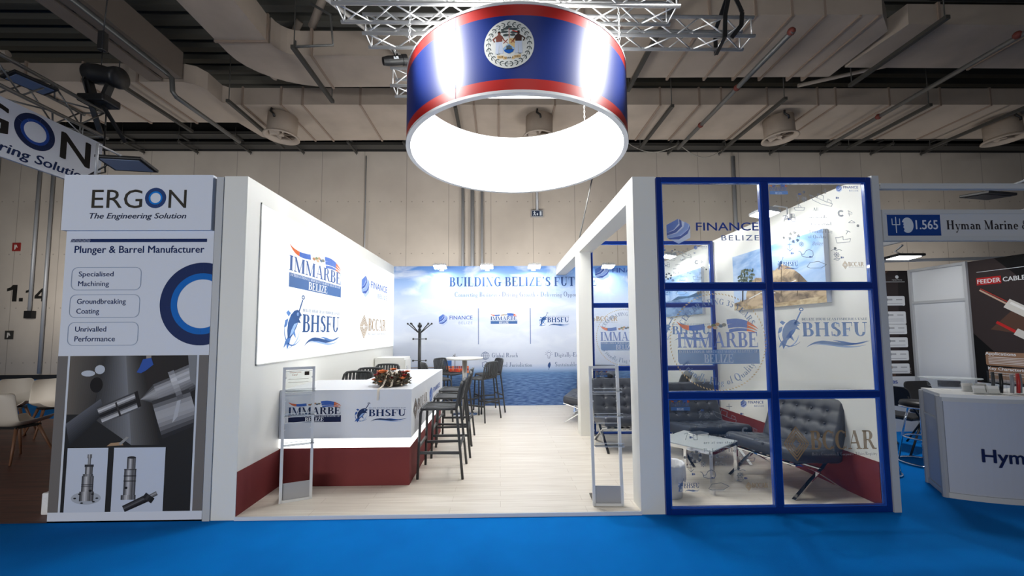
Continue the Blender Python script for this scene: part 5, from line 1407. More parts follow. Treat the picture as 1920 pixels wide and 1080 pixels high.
# photograph of a machined part, printed in flat tones
P_ = []
x0, x1, z0, z1 = -3.725, -2.64, .085, 1.40
P_.append(((112, 108, 106), 0, [rect(-3.83, z0, -2.54, z1)]))
P_.append(((206, 212, 222), 1, [rect(x0-.018, z0, x0, z1), rect(x1, z0, x1+.018, z1)]))
W_, H_ = x1-x0, z1-z0
def q(u_, v_): return (x0+W_*u_, z0+H_*v_)
def Q(c, k, *pts): P_.append((c, k, [[q(min(1, max(0, p[0])), min(1, max(0, p[1]))) for p in pts]]))
Q((40, 40, 42), 1, (0, 0), (1, 0), (1, 1), (0, 1))
def band(c0, c1, k, p0, p1, p2, p3, n=14):     # tones from edge p0-p3 to edge p1-p2
    for i in range(n):
        a, e = i/n, (i+1)/n; t_ = (a+e)/2
        c = tuple(int(c0[j]+(c1[j]-c0[j])*t_) for j in range(3))
        lerp = lambda A, C_, s: (A[0]+(C_[0]-A[0])*s, A[1]+(C_[1]-A[1])*s)
        Q(c, k, lerp(p0, p1, a), lerp(p0, p1, e), lerp(p3, p2, e), lerp(p3, p2, a))
band((104, 98, 92), (60, 58, 58), 2, (0, 1), (.28, 1), (.2, .62), (0, .62))
band((60, 60, 62), (128, 130, 136), 2, (.28, 1), (.44, 1), (.52, .42), (.2, .6))
band((110, 110, 112), (44, 42, 42), 2, (.44, 1), (.56, 1), (.74, .42), (.52, .42))
band((48, 44, 44), (36, 34, 36), 2, (.56, 1), (1, 1), (1, .72), (.66, .66))
band((96, 98, 106), (40, 42, 46), 3, (0, .56), (.04, .42), (.3, .63), (.26, .72), 10)
P_.append(((190, 196, 206), 4, [[q(.15+.055*math.cos(a), .885+.02*math.sin(a)) for a in [2*PI*i/14 for i in range(14)]], [q(.24+.04*math.cos(a), .91+.03*math.sin(a)) for a in [2*PI*i/14 for i in range(14)]]]))
P_.append(((28, 26, 28), 4, [[q(.22+.05*math.cos(a), .81+.05*math.sin(a)) for a in [2*PI*i/16 for i in range(16)]]]))
def cyl(pA, pB, half, tones, k):
    """a shaded bar of the photograph between two points, half wide"""
    ax, ay = pA; bx, by = pB; dx, dy = (bx-ax)*W_, (by-ay)*H_; l = math.hypot(dx, dy); nx_, ny_ = -dy/l, dx/l
    n = len(tones)
    for i, tn in enumerate(tones):
        a, e = (1-2*i/n)*half, (1-2*(i+1)/n)*half
        Q(tn, k, (ax+nx_*e/W_, ay+ny_*e/H_), (bx+nx_*e/W_, by+ny_*e/H_), (bx+nx_*a/W_, by+ny_*a/H_), (ax+nx_*a/W_, ay+ny_*a/H_))
g3 = lambda *v: [(x, x, min(255, x+4)) for x in v]
cyl((.26, .61), (.55, .71), .075, g3(70, 150, 200, 150, 60, 30, 40, 100, 170, 190, 90), 5)
Q((36, 34, 36), 6, (.52, .76), (.545, .77), (.58, .67), (.555, .66))
Q((52, 50, 52), 6, (.375, .69), (.385, .7), (.43, .61), (.415, .605))
# cone tip and collar
for i in range(10):
    t0, t1 = i/10, (i+1)/10; v = (74, 110, 150, 166, 158, 146, 128, 104, 84, 62)[i]
    dx_, dy_ = .16*W_, .055*H_; l_ = math.hypot(dx_, dy_)
    A0, A1 = [(.705-dy_/l_*(1-2*t_)*.10/W_, .742+dx_/l_*(1-2*t_)*.10/H_) for t_ in (t0, t1)]
    Q((v, v, v+3), 6, (.57, .712), A0, A1)
cyl((.70, .74), (.86, .795), .10, g3(96, 150, 176, 160, 150, 140, 120, 96, 70), 6.4)
cyl((.83, .80), (1.0, .86), .12, g3(110, 160, 190, 170, 196, 150, 130, 110, 84, 60), 7)
cyl((.82, .80), (.865, .815), .125, g3(140, 180, 206, 190, 170, 150, 120, 96), 8)
Q((128, 130, 134), 8, (.93, 1), (1, 1), (1, .8), (.955, .84))
cyl((.71, .58), (1.0, .66), .17, g3(60, 108, 150, 168, 170, 160, 140, 110, 80, 46), 7.4)
Q((182, 184, 190), 8, (.86, .7), (.89, .71), (.87, .6), (.83, .56))
P_.append(((52, 88, 168), 8, [[q(.575, .975), (q(.64, .985)), q(.66, .94), q(.6, .9), q(.565, .885), q(.53, .89), q(.55, .92)]]))
Q((150, 144, 140), 8, (.6, 1), (.64, 1), (.64, .985), (.6, .98))
Q((170, 140, 110), 5, (.33, .415), (.46, .42), (.44, .44), (.36, .435))
Q((150, 150, 150), 6, (.44, .42), (.5, .47), (.48, .475), (.42, .43))
# two white insets with engine parts
for a, c in ((.03, .345), (.39, .79)): Q((198, 206, 222), 9, (a, 0), (c, 0), (c, .405), (a, .405))
def vcyl(cx, za, zb, hw, k, tones=g3(66, 110, 168, 196, 160, 120, 88, 110, 70)): cyl((cx, za), (cx, zb), hw, tones, k)
vcyl(.205, .34, .365, .018, 10); vcyl(.205, .3, .345, .012, 10); vcyl(.205, .285, .3, .038, 11, g3(50, 60, 70, 60, 50)); vcyl(.205, .235, .287, .032, 10)
vcyl(.2, .225, .24, .042, 11, g3(80, 120, 150, 110, 80)); vcyl(.2, .11, .228, .05, 10); vcyl(.2, .17, .175, .051, 12, g3(50, 50, 50)); vcyl(.2, .16, .164, .051, 12, g3(50, 50, 50))
vcyl(.198, .07, .13, .06, 11)
P_.append(((120, 126, 138), 10, [[q(.195+.115*math.cos(a), .065+.04*math.sin(a)) for a in [2*PI*i/24 for i in range(24)]]]))
P_.append(((168, 174, 186), 9, [[q(.195+.115*math.cos(a), .088+.04*math.sin(a)) for a in [2*PI*i/24 for i in range(24)]]]))
P_[-1] = ((168, 174, 186), 10, P_[-1][2]); P_[-2] = ((92, 98, 110), 9, P_[-2][2])
for dx, dz in ((-.085, .0), (.085, .0), (-.05, .026), (.05, .026), (.06, -.022), (-.03, -.03)): P_.append(((34, 34, 38), 13, [[q(.195+dx+.012*math.cos(a), .088+dz+.005*math.sin(a)) for a in [2*PI*i/8 for i in range(8)]]]))
P_.append(((30, 30, 34), 13, [[q(.225+.012*math.cos(a), .135+.008*math.sin(a)) for a in [2*PI*i/8 for i in range(8)]]]))
vcyl(.53, .25, .345, .036, 10); P_.append(((46, 46, 50), 11, [[q(.53+.032*math.cos(a), .342+.008*math.sin(a)) for a in [2*PI*i/12 for i in range(12)]]]))
vcyl(.525, .09, .27, .05, 11); vcyl(.525, .262, .268, .052, 12, g3(60, 60, 60)); vcyl(.525, .222, .228, .052, 12, g3(40, 40, 40)); vcyl(.525, .19, .196, .052, 12, g3(40, 40, 40)); vcyl(.52, .075, .105, .062, 12)
P_.append(((30, 30, 34), 13, [[q(.5+.012*math.cos(a), .15+.008*math.sin(a)) for a in [2*PI*i/8 for i in range(8)]]]))
cyl((.49, .015), (.68, .09), .032, g3(40, 66, 90, 50, 30, 24), 12); cyl((.67, .085), (.74, .115), .018, g3(110, 160, 120, 80), 12); cyl((.665, .07), (.69, .1), .045, g3(40, 60, 40, 30), 13)
decal('machine_photograph', P_, K, pn, step=.0003, label='dark photograph of a machined shaft with two white insets')
hd = thing('header_board', (-3.2, 0, 2.5), 'white header board with large dark lettering and a blue ring above the advert panel', 'sign')
B().box(-3.85, -2.55, -.03, .05, 2.502, 3.0).build('board', 'sign', hd)
dk = (58, 54, 48)
K2 = front(0, -.03, 0)
decal('lettering', [(dk, 0, sans('ERG', -3.60, 2.70, .175, .44)), (dk, 0, sans('N', -2.93, 2.70, .175, .155)),
     ((44, 66, 116), 0, ringband(-3.045, 2.79, .092, .06, 40)), ((0, 120, 210), 0, ringband(-3.045, 2.79, .06, .046, 40)),
     ((40, 48, 74), 0, sans('The Engineering Solution', -3.61, 2.605, .052, .84, bold=.012, shear=.25))], K2, hd)
# hanging banner, seen obliquely
hb = thing('hanging_banner', (-5.0, .2, 3.38), 'hanging white banner with huge dark lettering at the top left', 'banner')
B().box(-5.03, -5.0, -2.4, 1.43, 3.375, 3.98).build('board', 'sign', hb)
K3 = facing_px(-5.0, 0, 3.375)
decal('lettering', [((30, 28, 28), 0, sans('ERG', -.43, .23, .32, .90, bold=.012)), ((30, 28, 28), 0, sans('N', .967, .23, .32, .315, bold=.02)),
     ((18, 34, 72), 0, ringband(.709, .39, .19, .135, 48)), ((30, 68, 150), 0, ringband(.709, .39, .135, .105, 48)),
     ((22, 40, 84), 0, sans('The Engineering Solution', -.43, .057, .105, 1.715, bold=.022, shear=.2))], K3, hb)
box_truss('banner_truss', -3.0, 1.62, -5.45, -5.13, 4.15, 4.47, 'dim aluminium truss running above the white hanging banner at top left', .3, 'pipe', 'y', .022)
for yy in (.1, 1.2):
    t = thing('banner_cable', (-5.02, yy, 3.98), 'thin steel cable pair tying the white banner to the truss above it', 'cable', 0, 'cables of the white banner')
    B().tube([(-5.02, yy, 3.98), (-5.14, yy-.12, 4.16)], .006, 5).tube([(-5.02, yy, 3.98), (-5.14, yy+.12, 4.16)], .006, 5).build('wire', 'alu_matt', t)
t = thing('moving_head_lamp', (-5.1, 1.45, 4.6), 'black moving head stage lamp standing on the end of the dim truss', 'lamp')
B().box(-5.27, -4.93, 1.33, 1.57, 4.50, 4.60).build('base', 'black', t, bevel=.02)
b = B()
for s in (-1, 1): b.bar((-5.1+s*.06, 1.45, 4.58), (-5.1+s*.15, 1.45, 4.84), .08, .05)
b.build('yoke', 'black', t)
Mt = Matrix.Translation((-5.08, 1.45, 4.9)) @ Matrix.Rotation(R(100), 4, 'Y')
B().lathe([(.06, -.2), (.11, -.18), (.125, -.05), (.11, .1), (.135, .2), (.13, .24), (.0001, .24)], (0, 0, 0), 18, 0, True, Mt).build('head', 'black', t)
B().tube([(-5.2, 1.4, 4.6), (-5.25, 1.38, 4.8), (-5.18, 1.4, 4.98), (-5.1, 1.45, 5.02)], .012, 6).build('cable', 'black', t)
B().bar((-5.15, 1.4, 4.5), (-5.2, 1.62, 4.15), .06, .02).bar((-5.05, 1.45, 4.5), (-4.95, 1.68, 4.12), .06, .02).build('clamp', 'black', t)
t = thing('chain_hoist', (-5.1, 1.45, 5.2), 'small black chain hoist hanging from the roof above the moving head lamp', 'hoist')
B().box(-5.14, -5.06, 1.41, 1.49, 5.22, 5.48).build('body', 'black', t, bevel=.015)
B().tube([(-5.1, 1.45, 5.48), (-5.08, 1.45, 5.9), (-5.0, 1.5, 7.9)], .008, 6).build('chain', 'black', t)
B().tube([(-5.1, 1.45, 5.22), (-5.1, 1.45, 5.03)], .005, 6).build('lift_chain', 'black', t)
def flat_flood(loc, rz, tilt, label, lens, w_=.5, h_=.34, armpts=((0, .0, .03), (0, .15, .06), (0, .16, -.3))):
    t = thing('panel_floodlight', loc, label, 'lamp', rz)
    Mt = Matrix.Rotation(R(tilt), 4, 'X')
    b = B().box(-w_/2, w_/2, -h_/2, h_/2, 0, .03, 0, Mt)
    b.build('housing', 'black', t, world=False, bevel=.006)
    B().box(-w_/2+.03, w_/2-.03, -h_/2+.03, h_/2-.03, -.006, 0, 0, Mt).build('lens', lens, t, world=False)
    B().tube(armpts, .012, 8).build('arm', 'alu_matt', t, world=False)
    return t
flat_flood((-3.73, .42, 3.28), R(8), -8, 'flat panel floodlight with a bluish face above the white header board', 'lens_off', .40, .26, ((0, 0, .03), (.02, -.1, .05), (.05, -.42, .02), (.05, -.42, -.285)))
flat_flood((-5.2, .8, 4.36), R(75), -6, 'flat panel floodlight clamped to the dim truss at top left', 'lens_off', .36, .24, ((0, 0, .03), (0, .1, .08), (0, .2, .1)))
t = thing('lamp_cable', (-4.35, .75, 3.2), 'black cable hanging down to the panel floodlight above the header board', 'cable')
B().tube([(-4.75, 1.2, 4.1), (-4.55, 1.0, 3.75), (-4.42, .9, 3.4), (-4.2, .5, 3.2), (-3.9, .42, 3.3)], .008, 6).build('cord', 'black', t)
# shell chairs of the left stand (front = local -Y)
def make_shell(label):
    t = thing('shell_chair', (0, 0, .012), label, 'chair')
    vs = []; n = 13
    prof = [(-.24, .455), (-.215, .46), (-.12, .445), (.0, .435), (.10, .437), (.175, .46), (.215, .53), (.24, .64), (.262, .76), (.275, .83), (.28, .855)]
    fs = []
    for k, (yy, z) in enumerate(prof):
        t_ = k/(len(prof)-1)
        hw = (.20+.03*math.sin(PI*min(1, t_*1.3))) if t_ < .55 else .23-.05*((t_-.55)/.45)
        if k == len(prof)-1: hw -= .03
        for i in range(n):
            s = -1+2*i/(n-1)
            lift = (.085*abs(s)**3) if t_ < .6 else .0
            curl = (.10*abs(s)**2.4)*(t_ if t_ > .3 else .3) if t_ > .25 else .0
            vs.append(Vector((s*hw, yy-curl*(1 if t_ > .5 else .3), z+lift*(1-max(0, (t_-.35)/.4) if t_ > .35 else 1))))
    m_ = len(prof)
    for k in range(m_-1):
        for i in range(n-1): fs.append((k*n+i, k*n+i+1, (k+1)*n+i+1, (k+1)*n+i))
    b = B().add(vs, fs, 0, True)
    o = b.build('shell', 'shell', t, world=False)
    md = o.modifiers.new('thick', 'SOLIDIFY'); md.thickness = .012
    md = o.modifiers.new('smooth', 'SUBSURF'); md.levels = 1; md.render_levels = 1
    for sx in (-1, 1):
        for sy in (-1, 1):
            B().tube([(sx*.13, sy*.11, .42), (sx*.24, sy*.23, 0)], [.02, .011], 10).build('leg', 'wood_leg', t, world=False)
    B().box(-.15, .15, -.13, .13, .405, .432).build('seat_support', 'black', t, world=False)
    return t
SC = [(-6.12, 1.72, R(176), 'white shell chair with its back to the aisle, cut by the left photo edge'),
      (-7.10, 3.02, R(62), 'white shell chair just left of the advert panel, partly hidden by it'),
      (-7.75, 3.0, R(35), 'white shell chair behind the nearest shell chair, its back towards the wall'),
      (-6.45, 2.95, R(-60), 'white shell chair almost hidden behind the advert panel')]
s0 = make_shell(SC[0][3])
for i, (x, yy, rz, lb_) in enumerate(SC):
    o = s0 if i == 0 else copy_tree(s0)
    o.location = (x, yy, .012); o.rotation_euler = (0, 0, rz); o['label'] = lb_; o['group'] = 'white shell chairs'
t = thing('paper_bag', (-3.95, .22, .012), 'small white bag standing behind the foot of the advert panel', 'bag')
b = B(); b.prism([(-4.02, .12), (-3.8, .12), (-3.8, .24), (-4.02, .24)], .012, .20); b.prism([(-3.99, .15), (-3.83, .15), (-3.83, .21), (-3.99, .21)], .20, .26)
b.build('body', 'bag', t, bevel=.01)

# ================================================================== neighbouring stand on the right
HX0, HX1, HY = 3.51, 6.55, 2.67
def sysrail(name, p0, p1, label, w_=.05, h_=.05):
    t = thing(name, p0, label, 'rail', 0, 'aluminium rails of the right stand')
    B().bar(p0, p1, w_, h_).bar(Vector(p0)+Vector((0, -.0005, h_*.25)), Vector(p1)+Vector((0, -.0005, h_*.25)), w_*1.04, h_*.12).build('profile', 'grey_post', t)
    return t
sysrail('fascia_rail', (3.51, .0, 2.905), (7.2, .0, 2.905), 'upper aluminium rail spanning the front of the right stand')
sysrail('ceiling_rail', (4.05, 2.6, 2.47), (5.9, -.0, 2.905), 'bright aluminium rail slanting back over the right stand', .05, .05)
sysrail('ceiling_rail', (4.6, 2.4, 2.60), (8.0, 2.0, 2.62), 'thin rail along the top of the rear panels of the right stand', .04, .04)
fb = thing('fascia_sign', (3.6, 0, 2.41), 'grey fascia board with a blue number field and serif name over the right stand', 'sign')
B().box(3.52, 7.2, -.015, .015, 2.44, 2.645).build('board', mat('fascia_board', srgb(190, 192, 196), .5), fb)
for q_ in ((3.51, 7.2, -.022, .022, 2.645, 2.685), (3.51, 7.2, -.022, .022, 2.395, 2.44), (3.51, 3.53, -.022, .022, 2.44, 2.645)): B().box(*q_).build('rail', 'grey_post', fb)
L = [((28, 62, 128), 0, [rect(3.555, 2.443, 4.052, 2.638)])]
L.append(((196, 204, 214), 1, [ell(3.742, 2.54, .056, .072, 24)]))
L.append(((28, 62, 128), 2, [[(3.68, 2.575), (3.708, 2.563), (3.70, 2.545), (3.708, 2.538), (3.70, 2.52), (3.712, 2.505), (3.70, 2.48), (3.68, 2.5)]]))
L.append(((196, 204, 214), 1, stroke([(3.605, 2.50), (3.605, 2.54), (3.665, 2.54), (3.665, 2.50)], .008) and stroke([(3.6, 2.60), (3.6, 2.545), (3.67, 2.545), (3.67, 2.60)], .008)+stroke([(3.635, 2.615), (3.635, 2.47)], .009)))
L.append(((206, 212, 222), 1, sans('1.565', 3.82, 2.503, .088, .205, bold=.018)))
L.append(((46, 42, 46), 0, serif('Hyman Marine &', 4.11, 2.50, .085, .77, track=.06, lower=1.3)))
decal('number_field', L[:-1], front(0, -.015, 0), fb, label='blue field with a white head, trident and number')
decal('lettering', L[-1:], front(0, -.015, 0), fb)
def syspanel(name, x0, x1, y0, y1, z1, label):
    t = thing(name, (min(x0, x1), min(y0, y1), 0), label, 'panel', 0, 'white panels of the right stand')
    B().box(min(x0, x1), max(x0, x1), min(y0, y1), max(y0, y1), 0, z1).build('board', 'panel', t)
    return t
syspanel('wall_panel', 3.51, HX1, HY, HY+.04, 2.52, 'white rear wall panel of the right stand')
pp = syspanel('wall_panel', HX1, HX1+.04, -.6, HY+.04, 2.52, 'white side wall panel of the right stand with a crossing rail')
B().box(HX1-.03, HX1, 1.9, HY, 1.98, 2.02).box(HX1-.03, HX1, 1.9, HY, 2.49, 2.53).build('cross_rail', 'grey_post', pp)
for yy in (1.89, HY-.02): B().box(HX1-.035, HX1, yy-.02, yy+.02, 0, 2.53).build('post', 'grey_post', pp)
# two posters
def poster(name, W_, H_, mp, layers, label):
    t = thing(name, mp(0, 0, 0), label, 'poster')
    o = decal('sheet', [((58, 50, 50), 0, [rect(0, 0, W_, H_)])]+layers, mp, t)
    return t
wt = (226, 228, 230)
def card(x0, z0, x1, z1): return rrect(x0, z0, x1, z1, .02, 3)
L = [((96, 72, 62), 1, [[(0, 1.3), (.55, 1.84), (.3, 1.84), (0, 1.6)], [(.2, .0), (.55, .0), (.55, .25), (.35, .3)]]), ((40, 36, 36), 1, [[(.62, .1), (.86, .0), (.86, 1.84), (.7, 1.84)]])]
L += [(wt, 2, [rect(0, 0, .86, .17)]), (wt, 2, sans('COAXIAL CABLE', .42, 1.5, .045, .38, 'r', bold=.01)), (wt, 2, stroke([(.05, 1.66), (.8, 1.66)], .006)), (wt, 2, [ell(.68, 1.74, .028, n=12)]+sans('Hyman Marine', .68, 1.685, .02, .16, 'c'))]
for i in range(6):
    z = 1.28-.205*i-(.04 if i > 0 else 0); h = .20 if i == 1 else .155
    L.append((wt, 3, [card(.1, z-h+.155, .78, z+.155)]))
    L.append(((50, 58, 78), 4, [rect(.1, z+.07, .42, z+.125)])); L.append(((110, 116, 126) if i < 5 else (150, 120, 80), 5, [rect(.42, z+.075, .5, z+.12)])); L.append(((170, 172, 176), 4, [rect(.5, z+.085, .58, z+.11), rect(.64, z+.09, .74, z+.105)]))
    for j in range(2 if i in (0, 1) else 1): L.append(((150, 152, 158), 4, [rect(.13, z+.03-.03*j, .74, z+.037-.03*j)]))
for j in range(4): L.append(((170, 160, 156), 3, [rect(.42, .29-.025*j, .8, .3-.025*j)]))
L += [((196, 150, 90), 4, [ell(.12, .085, .025, n=10)]), ((90, 110, 160), 4, ringband(.26, .085, .035, .02, 14)), ((50, 80, 160), 4, sans('ABS', .42, .06, .05, .15, bold=.03))]
poster('wall_poster', .86, 1.84, front(5.66, HY, .68), [(c, k, p) for c, k, p in L], 'dark poster with six white cable cards on the rear wall of the right stand')
W2 = 1.22
L = [((20, 20, 22), 1, [[(.3, 1.84), (W2, 1.84), (W2, .75)], [(0, .85), (.65, .12), (.45, .0), (0, .0)]]), ((90, 66, 56), 1, [[(.2, .9), (W2, .7), (W2, .95), (.5, 1.2)]]), ((54, 54, 60), 1, [[(.9, 1.84), (W2, 1.84), (W2, 1.45)]])]
L += [(wt, 3, [rect(0, 0, W2, .18)]), ((176, 40, 40), 3, [rect(.09, 1.5, .36, 1.6)]), (wt, 4, sans('FEEDER CABLE', .1, 1.52, .06, .5, bold=.02)), (wt, 3, stroke([(.1, 1.68), (W2-.05, 1.68)], .006)), (wt, 3, ringband(.98, 1.77, .035, .02, 6)+sans('Hyman Marine', .98, 1.7, .022, .22, 'c'))]
def cab(p0, p1, w_, c, k): return (c, k, stroke([p0, p1], w_))
L += [cab((.12, 1.43), (.46, 1.18), .02, (200, 170, 150), 4), cab((.13, 1.45), (.48, 1.2), .012, (170, 60, 50), 4), cab((.42, 1.22), (.74, 1.0), .125, (216, 212, 204), 5), cab((.44, 1.235), (.75, 1.02), .03, (240, 238, 234), 6), cab((.70, 1.03), (1.0, .84), .13, (150, 152, 156), 6)]
for i in range(6): L.append(cab((.735+.047*i, 1.08-.03*i), (.69+.047*i, .955-.03*i), .02, (228, 230, 232) if i % 2 else (96, 98, 102), 7))
L += [cab((.98, .86), (W2-.04, .7), .14, (18, 18, 20), 7), cab((.28, .99), (.5, .84), .035, (190, 44, 44), 4), cab((.48, .86), (.66, .75), .09, (206, 202, 196), 5), cab((.63, .77), (.9, .63), .085, (190, 60, 56), 5), cab((.88, .65), (W2-.06, .46), .085, (14, 14, 16), 6)]
for i in range(7): L.append(cab((.66+.035*i, .79-.018*i), (.64+.035*i, .72-.018*i), .01, (230, 210, 206), 6))
L += [((150, 116, 92), 2, [card(.12, .42, W2-.06, .60), card(.14, .22, W2-.06, .40)]), (wt, 5, sans('Applications', .12, .56, .04, .32, bold=.02)+sans('Key Characteristics', .14, .365, .04, .46, bold=.02))]
for z in (.53, .51, .49, .47, .45, .33, .30): L.append(((214, 206, 200), 5, [rect(.15, z-.004, W2-.12, z+.005)]))
for z in (.24, .225, .21): L.append(((190, 186, 184), 5, [rect(.14, z-.004, .46, z+.004), rect(.62, z-.004, W2-.1, z+.004)]))
L += [((110, 120, 140), 4, sans('CE', .25, .07, .05, .08)+sans('GL', .45, .07, .05, .1)), ((200, 150, 80), 4, [ell(.7, .1, .03, n=10)])]
poster('wall_poster', W2, 1.84, facing_nx(HX1-.001, 1.87, .68), L, 'dark poster with two large cut cables on the side wall of the right stand')
# curved counter
cc = thing('curved_counter', (4.98, .3, 0), 'white curved counter with dark lettering at the right edge', 'counter')
C0 = Vector((4.98, 1.475)); Ro, Ri = 1.43, .97; A0, A1 = 238, 302
def arcp(r_, n=24, a0=A0, a1=A1): return [(C0.x+r_*math.cos(R(a0+(a1-a0)*i/n)), C0.y+r_*math.sin(R(a0+(a1-a0)*i/n))) for i in range(n+1)]
outer, inner = arcp(Ro-.01), arcp(Ri)
B().prism(outer+inner[::-1], .05, .94).build('body', mat('counter_panel', srgb(176, 182, 196), .5), cc)
B().prism(arcp(Ro+.01)+arcp(Ri-.01)[::-1], .94, .97).build('worktop', 'plate_white', cc)
for z0_, z1_ in ((.0, .05), (.90, .94)): B().prism(arcp(Ro+.004)+arcp(Ro-.03)[::-1], z0_, z1_).build('rail', 'grey_post', cc)
for a in (A0, A1):
    d = Vector((math.cos(R(a)), math.sin(R(a)))); n_ = Vector((-d.y, d.x))
    for r_ in (Ro-.02, Ri+.02):
        c = C0+d*r_
        B().tube([(c.x, c.y, 0), (c.x, c.y, .95)], .028, 8, smooth=False).build('post', 'alu_matt', cc)
    for z_, h_ in ((.72, .02), (.03, .05)): B().bar((C0.x+d.x*Ro, C0.y+d.y*Ro, z_), (C0.x+d.x*Ri, C0.y+d.y*Ri, z_), .02, h_).build('side_rail', 'grey_post', cc)
decal('lettering', [((24, 36, 76), 0, sans('Hyman Marine', 0, 0, .125, .98, bold=.02))], lambda u_, v_, n: Vector((C0.x+(Ro-.004+n)*math.cos(R(248.5)+u_/Ro), C0.y+(Ro-.004+n)*math.sin(R(248.5)+u_/Ro), .36+v_)), cc)
# things standing on the curved counter
def on_counter(a, r_): return (C0.x+r_*math.cos(R(a)), C0.y+r_*math.sin(R(a)), .97)
for a, r_, lb_ in ((252, 1.31, 'clear leaflet holder at the front of the curved counter, nearest its left end'), (253.5, 1.13, 'clear leaflet holder further back, behind the left front one'), (256.6, 1.31, 'clear leaflet holder at the front of the curved counter, beside the black cable sample'), (259.0, 1.13, 'clear leaflet holder further back, behind the right front one')):
    p = on_counter(a, r_); t = thing('leaflet_holder', p, lb_, 'leaflet holder', R(a-270), 'leaflet holders')
    Mt = Matrix.Rotation(R(-14), 4, 'X')
    B().box(-.05, .05, .0, .003, 0, .10, 0, Mt).box(-.05, .05, -.035, -.032, 0, .045, 0, Mt).box(-.05, .05, -.035, .003, 0, .003, 0, Mt).build('holder', 'acrylic', t, world=False)
    B().box(-.042, .042, -.02, -.002, .004, .075, 0, Mt).build('leaflets', mat('white_card', (1, 1, 1)), t, world=False)
for a, r_, col, h, lb_ in ((260, 1.3, (14, 14, 16), .21, 'black cable sample'), (264, 1.3, (150, 150, 156), .2, 'first grey cable sample'), (266.4, 1.3, (196, 44, 40), .21, 'red cable sample'), (268.2, 1.28, (120, 124, 132), .2, 'second grey cable sample'), (267.3, 1.08, (60, 62, 66), .2, 'dark grey cable sample at the photo edge')):
    p = on_counter(a, r_); t = thing('sample_block', p, lb_+' in a clear block on the curved counter', 'sample', R(a-270), 'cable samples')
    B().box(-.03, .03, -.02, .02, 0, h).build('clear_block', 'acrylic', t, world=False)
    B().tube([(-.005, 0, .01), (.004, 0, h*.5), (0, 0, h-.015)], .013, 10).build('cable', mat('cable_%d' % col[0], srgb(*col), .4), t, world=False)
p = on_counter(243, 1.08); t = thing('name_card', p, 'small white name card lying on the left of the curved counter', 'card', R(-20))
B().box(-.09, .09, -.03, .03, .001, .004).build('card', mat('white_card', (1, 1, 1)), t, world=False)
t = thing('acrylic_case', (4.86, .72, .97), 'low clear display case with a rounded top on the left of the curved counter', 'display case', R(-22))
B().box(-.16, .16, -.07, .07, 0, .085).build('case', 'acrylic', t, world=False)
B().prism([(.26*math.cos(2*PI*i/32), .13*math.sin(2*PI*i/32)) for i in range(32)], .085, .095).build('top', 'table_glass', t, world=False)
B().box(-.09, .07, -.03, .03, .002, .06).build('exhibit', mat('exhibit_grey', srgb(80, 84, 96), .4), t, world=False)
t = thing('round_table', (4.3, 2.05, 0), 'small glass table with magazines half hidden behind the grey corner post', 'table')
B().lathe([(.0001, .72), (.35, .72), (.36, .73), (.0001, .735)], (4.3, 2.05, 0), 32, 0, False).build('table_top', 'table_glass', t)
B().tube([(4.3, 2.05, .02), (4.3, 2.05, .72)], .025, 12).build('column', 'chrome', t)
B().lathe([(.0001, 0), (.24, 0), (.23, .015), (.025, .03)], (4.3, 2.05, 0), 30).build('base', 'alu_matt', t)
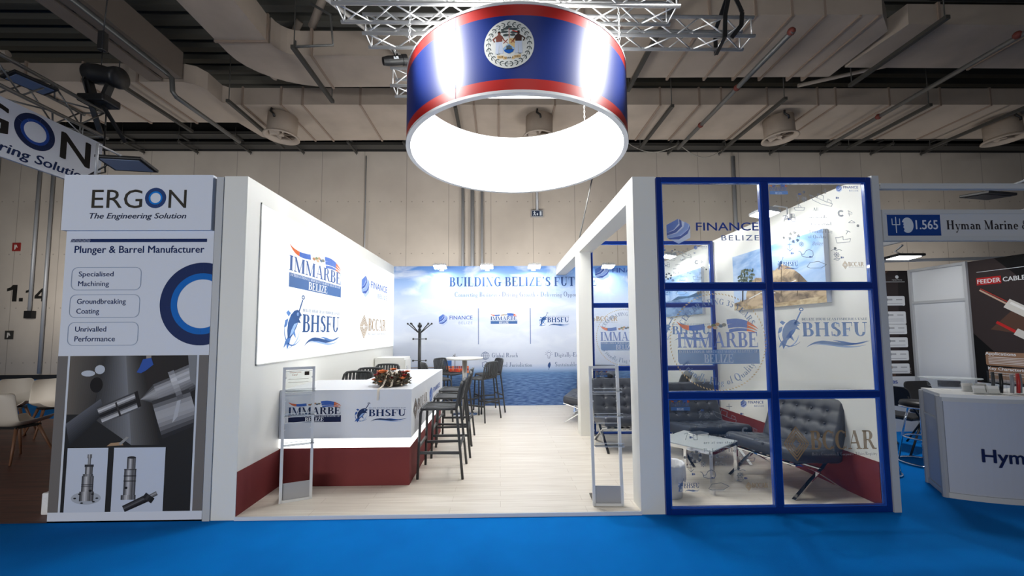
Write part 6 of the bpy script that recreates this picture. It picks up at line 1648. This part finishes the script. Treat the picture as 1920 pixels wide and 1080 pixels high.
# folding style chairs and ring-base stools
def side_chair(loc, rz, label):
    t = thing('visitor_chair', loc, label, 'chair', rz, 'black visitor chairs')
    B().box(-.21, .21, -.2, .2, .42, .47).build('seat', 'black', t, world=False, bevel=.02)
    b = B(); vs = []
    Mt = Matrix.Translation((0, .21, .72)) @ Matrix.Rotation(R(-12), 4, 'X')
    pts = rrect(-.22, -.13, .22, .13, .07)
    b.prism(pts, -.012, .012, 0, Mt @ Matrix.Rotation(R(90), 4, 'X'))
    b.build('backrest', 'black', t, world=False)
    for s in (-1, 1):
        B().tube([(s*.22, -.24, 0), (s*.215, .02, .42), (s*.21, .19, .62), (s*.2, .22, .74)], .012, 8).build('leg', 'black', t, world=False)
        B().tube([(s*.2, .26, 0), (s*.2, .0, .42)], .012, 8).build('leg', 'black', t, world=False)
    return t
side_chair((5.35, 1.75, 0), R(105), 'black visitor chair seen beyond the grey corner post, leaning back to the left')
side_chair((6.0, 1.9, 0), R(8), 'dark visitor chair behind the curved counter of the right stand')
def ring_stool(loc, label):
    t = thing('chrome_stool', loc, label, 'stool', 0, 'chrome stools of the right stand')
    B().lathe([(.0001, .66), (.15, .66), (.185, .675), (.19, .70), (.175, .73), (.0001, .74)], (0, 0, 0), 30).build('seat', 'black', t, world=False)
    B().lathe([(.19, .655), (.195, .66), (.195, .672), (.185, .675)], (0, 0, 0), 30).build('seat_trim', 'chrome', t, world=False)
    for k in range(4):
        a = R(45+90*k)
        B().tube([(.1*math.cos(a), .1*math.sin(a), .66), (.14*math.cos(a), .14*math.sin(a), .5), (.22*math.cos(a), .22*math.sin(a), .02)], .011, 8).build('leg', 'chrome', t, world=False)
    for r_, z in ((.23, .014), (.165, .30)):
        B().tube([(r_*math.cos(2*PI*i/32), r_*math.sin(2*PI*i/32), z) for i in range(32)], .011, 8, closed=True).build('ring', 'chrome', t, world=False)
ring_stool((4.2, .98, 0), 'chrome stool with a black round seat just right of the grey corner post')
ring_stool((5.02, 1.2, 0), 'chrome stool with a black round seat partly hidden by the curved counter')
# floodlights of the right stand
flat_flood((5.0, 1.25, 2.47), R(0), -4, 'lit flat floodlight shining under the fascia of the right stand', 'lens2', .34, .22, ((0, 0, .03), (.0, .1, .1), (0, .0, .16)))
flat_flood((5.24, .55, 3.0), R(10), 6, 'unlit black floodlight hanging from the upper rail of the right stand', 'black', .4, .24, ((0, 0, .03), (0, -.3, .08), (0, -.55, .06), (0, -.55, -.06)))
lamp('right_stand_lamp', 'AREA', (5.0, 1.25, 2.45), (5.2, 1.6, 0), 22, (1, 1, 1), .3)
